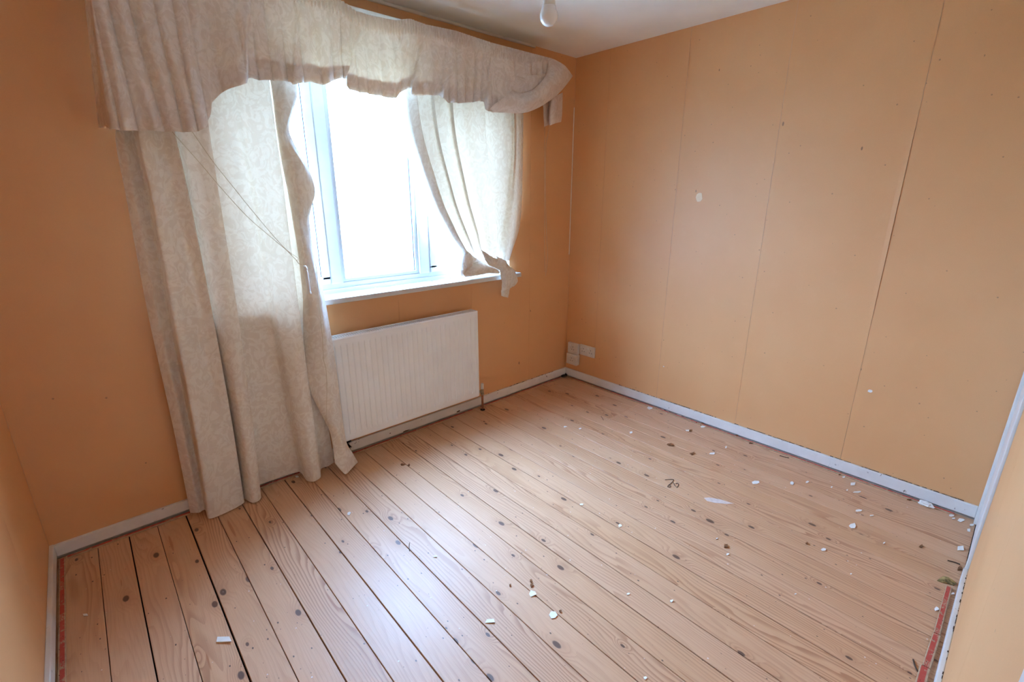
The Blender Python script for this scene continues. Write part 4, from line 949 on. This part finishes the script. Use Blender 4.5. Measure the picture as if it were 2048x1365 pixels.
# ------------------------------------------------------------------ litter on the boards
def chip(name, cx, cy, a, b, mat, th=.0016, lift=.0, z0=.0004, rag=.25):
    n = random.choice((4, 5, 5, 6))
    ph = random.uniform(0, 6.28) if n > 4 else .78
    top, bot = [], []
    for k in range(n):
        t = ph + 2 * math.pi * k / n + random.uniform(-.2, .2); s = random.uniform(1 - rag, 1 + rag)
        ca, sb = math.cos(t) * s, math.sin(t) * s
        dx, dy = ca * a[0] + sb * b[0], ca * a[1] + sb * b[1]
        z = z0 + lift * max(0, ca)
        bot.append((dx, dy, z)); top.append((dx, dy, z + th))
    cb, ct = (0, 0, z0), (0, 0, z0 + th * 1.4 + lift * .2)
    v = bot + top + [cb, ct]
    f = []
    for k in range(n):
        j = (k + 1) % n
        f += [(k, j, n + j, n + k), (2 * n, j, k), (2 * n + 1, n + k, n + j)]
    o = MB().add(v, f).build(name, mat)
    o.location = (cx, cy, 0)
    return o
ORD = 'first second third fourth fifth sixth seventh eighth ninth tenth eleventh twelfth thirteenth fourteenth fifteenth sixteenth'.split()
def ordinals(items, key, text, cat, group):
    """label each of a set of look-alikes by its rank along the floor"""
    for n, o in enumerate(sorted(items, key=key)): tag(o, text % ORD[n], cat, group)
special = {
    0: 'largest white paper scrap, lying alone at the lower left',
    1: 'small white scrap by the red rod at far lower left',
    2: 'white flake in front of the long curtain hem',
    3: 'thin pinkish white sliver in the middle of the floor',
    4: 'long white scrap left of two square flakes at bottom centre',
    5: 'square white flake, the farther of two at bottom centre',
    6: 'square white flake, the nearer of two at bottom centre',
    11: 'white folded scrap right of the bent dark wire',
    28: 'longest thin white strip near the right skirting',
    31: 'white flake with a torn corner in the right half of the floor',
    33: 'white flake lying nearest the orange leaf bit on the right',
    41: 'crumpled white flake with red marks beside the white door',
    42: 'square white flake beside the red gripper rod',
    44: 'white crumb under the long curtain hem',
    45: 'white crumb at the bottom edge of the picture',
}
sets = {'far': [], 'heap': [], 'right': [], 'mid': [], 'bskirt': [], 'bfloor': []}
for i, (x, y, ax, ay, bx, by) in enumerate(WHITE):
    o = chip('paint_flake', x, y, (ax, ay), (bx, by), M_PAPER, .0016 if i else .003, random.uniform(.001, .004))
    if i in special: tag(o, special[i], 'flake')
    elif 13 <= i <= 22: sets['far'].append(o)
    elif 36 <= i <= 40: sets['heap'].append(o)
    elif x > -.9: sets['right'].append(o)
    else: sets['mid'].append(o)
fromwin = lambda o: -o.location.y
ordinals(sets['far'], fromwin, 'small white flake along the right skirting, %s from the sockets', 'flake', 'flakes along the right skirting')
ordinals(sets['heap'], fromwin, 'small white flake in the right corner heap, %s from the window', 'flake', 'flakes in the right corner')
ordinals(sets['right'], fromwin, 'tiny white flake on the right floorboards, %s nearest the window wall', 'flake', 'flakes on the right boards')
ordinals(sets['mid'], fromwin, 'tiny white flake on the middle floorboards, %s nearest the window wall', 'flake', 'flakes on the middle boards')
bl = {0: 'curled orange brown leaf bit in the right half of the floor', 4: 'largest brown crumb patch near the right skirting', 12: 'cream and black scrap against the white door', 15: 'brown stub beside a square white flake at bottom centre', 16: 'dark dust clump in front of the radiator'}
for i, (x, y, ax, ay, bx, by) in enumerate(BROWN):
    o = chip('debris_crumb', x, y, (ax, ay), (bx, by), M_BROWN, .003, .003, rag=.4)
    if i in bl: tag(o, bl[i], 'crumb')
    else: sets['bskirt' if x > -.5 else 'bfloor'].append(o)
ordinals(sets['bskirt'], fromwin, 'small brown crumb along the right skirting, %s from the sockets', 'crumb', 'brown crumbs by the right skirting')
ordinals(sets['bfloor'], fromwin, 'small brown crumb on the open floorboards, %s nearest the window wall', 'crumb', 'brown crumbs on the boards')
def poly(name, pts, mat, z0, th, mid=0.0):
    n = len(pts); cx = sum(p[0] for p in pts) / n; cy = sum(p[1] for p in pts) / n
    v = [(x - cx, y - cy, z0) for x, y in pts] + [(x - cx, y - cy, z0 + th) for x, y in pts] + [(0, 0, z0), (0, 0, z0 + th + mid)]
    f = []
    for k in range(n):
        j = (k + 1) % n; f += [(k, j, n + j, n + k), (2 * n, j, k), (2 * n + 1, n + k, n + j)]
    o = MB().add(v, f).build(name, mat); o.location = (cx, cy, 0); return o
tag(poly('plaster_smear', STREAK, M_SMEAR, 0, .0006), 'long pale smear of dried filler on the boards', 'smear')
tag(poly('dry_leaf', LEAF, M_LEAF, .001, .003, .008), 'dried reddish green leaf scrap beside the white door', 'leaf')
def wire(name, pts, mat, r, label, cat):
    cx, cy = pts[0]
    o = MB().tube([(x - cx, y - cy, z) for (x, y, z) in smooth_path([(p[0], p[1], r + .0005) for p in pts], 6 * len(pts))], r, 6).build(name, mat, smooth=True)
    o.location = (cx, cy, 0); return tag(o, label, cat)
wire('bent_wire', WIRE_A, M_WIRE, .0015, 'bent dark wire hook on the floor beside a small loop', 'wire')
wire('wire_loop', WIRE_B, M_WIRE, .0014, 'small dark wire loop beside the bent hook', 'wire')
wire('twig', TWIG_A, M_TWIG, .0013, 'thin dark twig lying across the middle boards', 'twig')
wire('twig', TWIG_B, M_TWIG, .0022, 'dark twig beside the red gripper rod at bottom right', 'twig')
wire('twig', TWIG_C, M_TWIG, .0016, 'short dark sliver on the boards near the sockets', 'twig')
wire('twig', TWIG_D, M_TWIG, .0022, 'brown splinter close to the right skirting', 'twig')
wire('twig', TWIG_E, M_TWIG, .0025, 'brown splinter against the white door', 'twig')
# cable coil in the far corner
pts = [(-.052 + .026 * math.cos(t) * (1 + .04 * t / 6), -.034 + .018 * math.sin(t), .006 + .0012 * t) for t in [k * .35 for k in range(38)]]
pts += [(-.02, -.018, .014), (-.012, -.022, .03)]
tag(MB().tube(pts, .003, 8).build('cable_coil', M_WIRE, smooth=True), 'small coil of dark cable in the corner below the sockets', 'cable')
# crumpled paper against the right skirting
def crumple(name, cx, cy, rx, ry, rz, mat, label, cat):
    bm = bmesh.new(); bmesh.ops.create_icosphere(bm, subdivisions=3, radius=1)
    for v in bm.verts:
        k = 1 + .45 * mnoise.noise(v.co * 1.7 + Vector((cx * 9, cy * 5, 0))) + .2 * mnoise.noise(v.co * 5)
        v.co = Vector((v.co.x * rx * k, v.co.y * ry * k, max(0, (v.co.z * k + .75)) * rz))
    me = bpy.data.meshes.new(name); bm.to_mesh(me); bm.free()
    o = link(name, me, mat); o.location = (cx, cy, 0); return tag(o, label, cat)
crumple('crumpled_paper', -.044, -2.395, .013, .030, .013, M_PAPER, 'crumpled pale paper against the right skirting by the white door', 'paper')
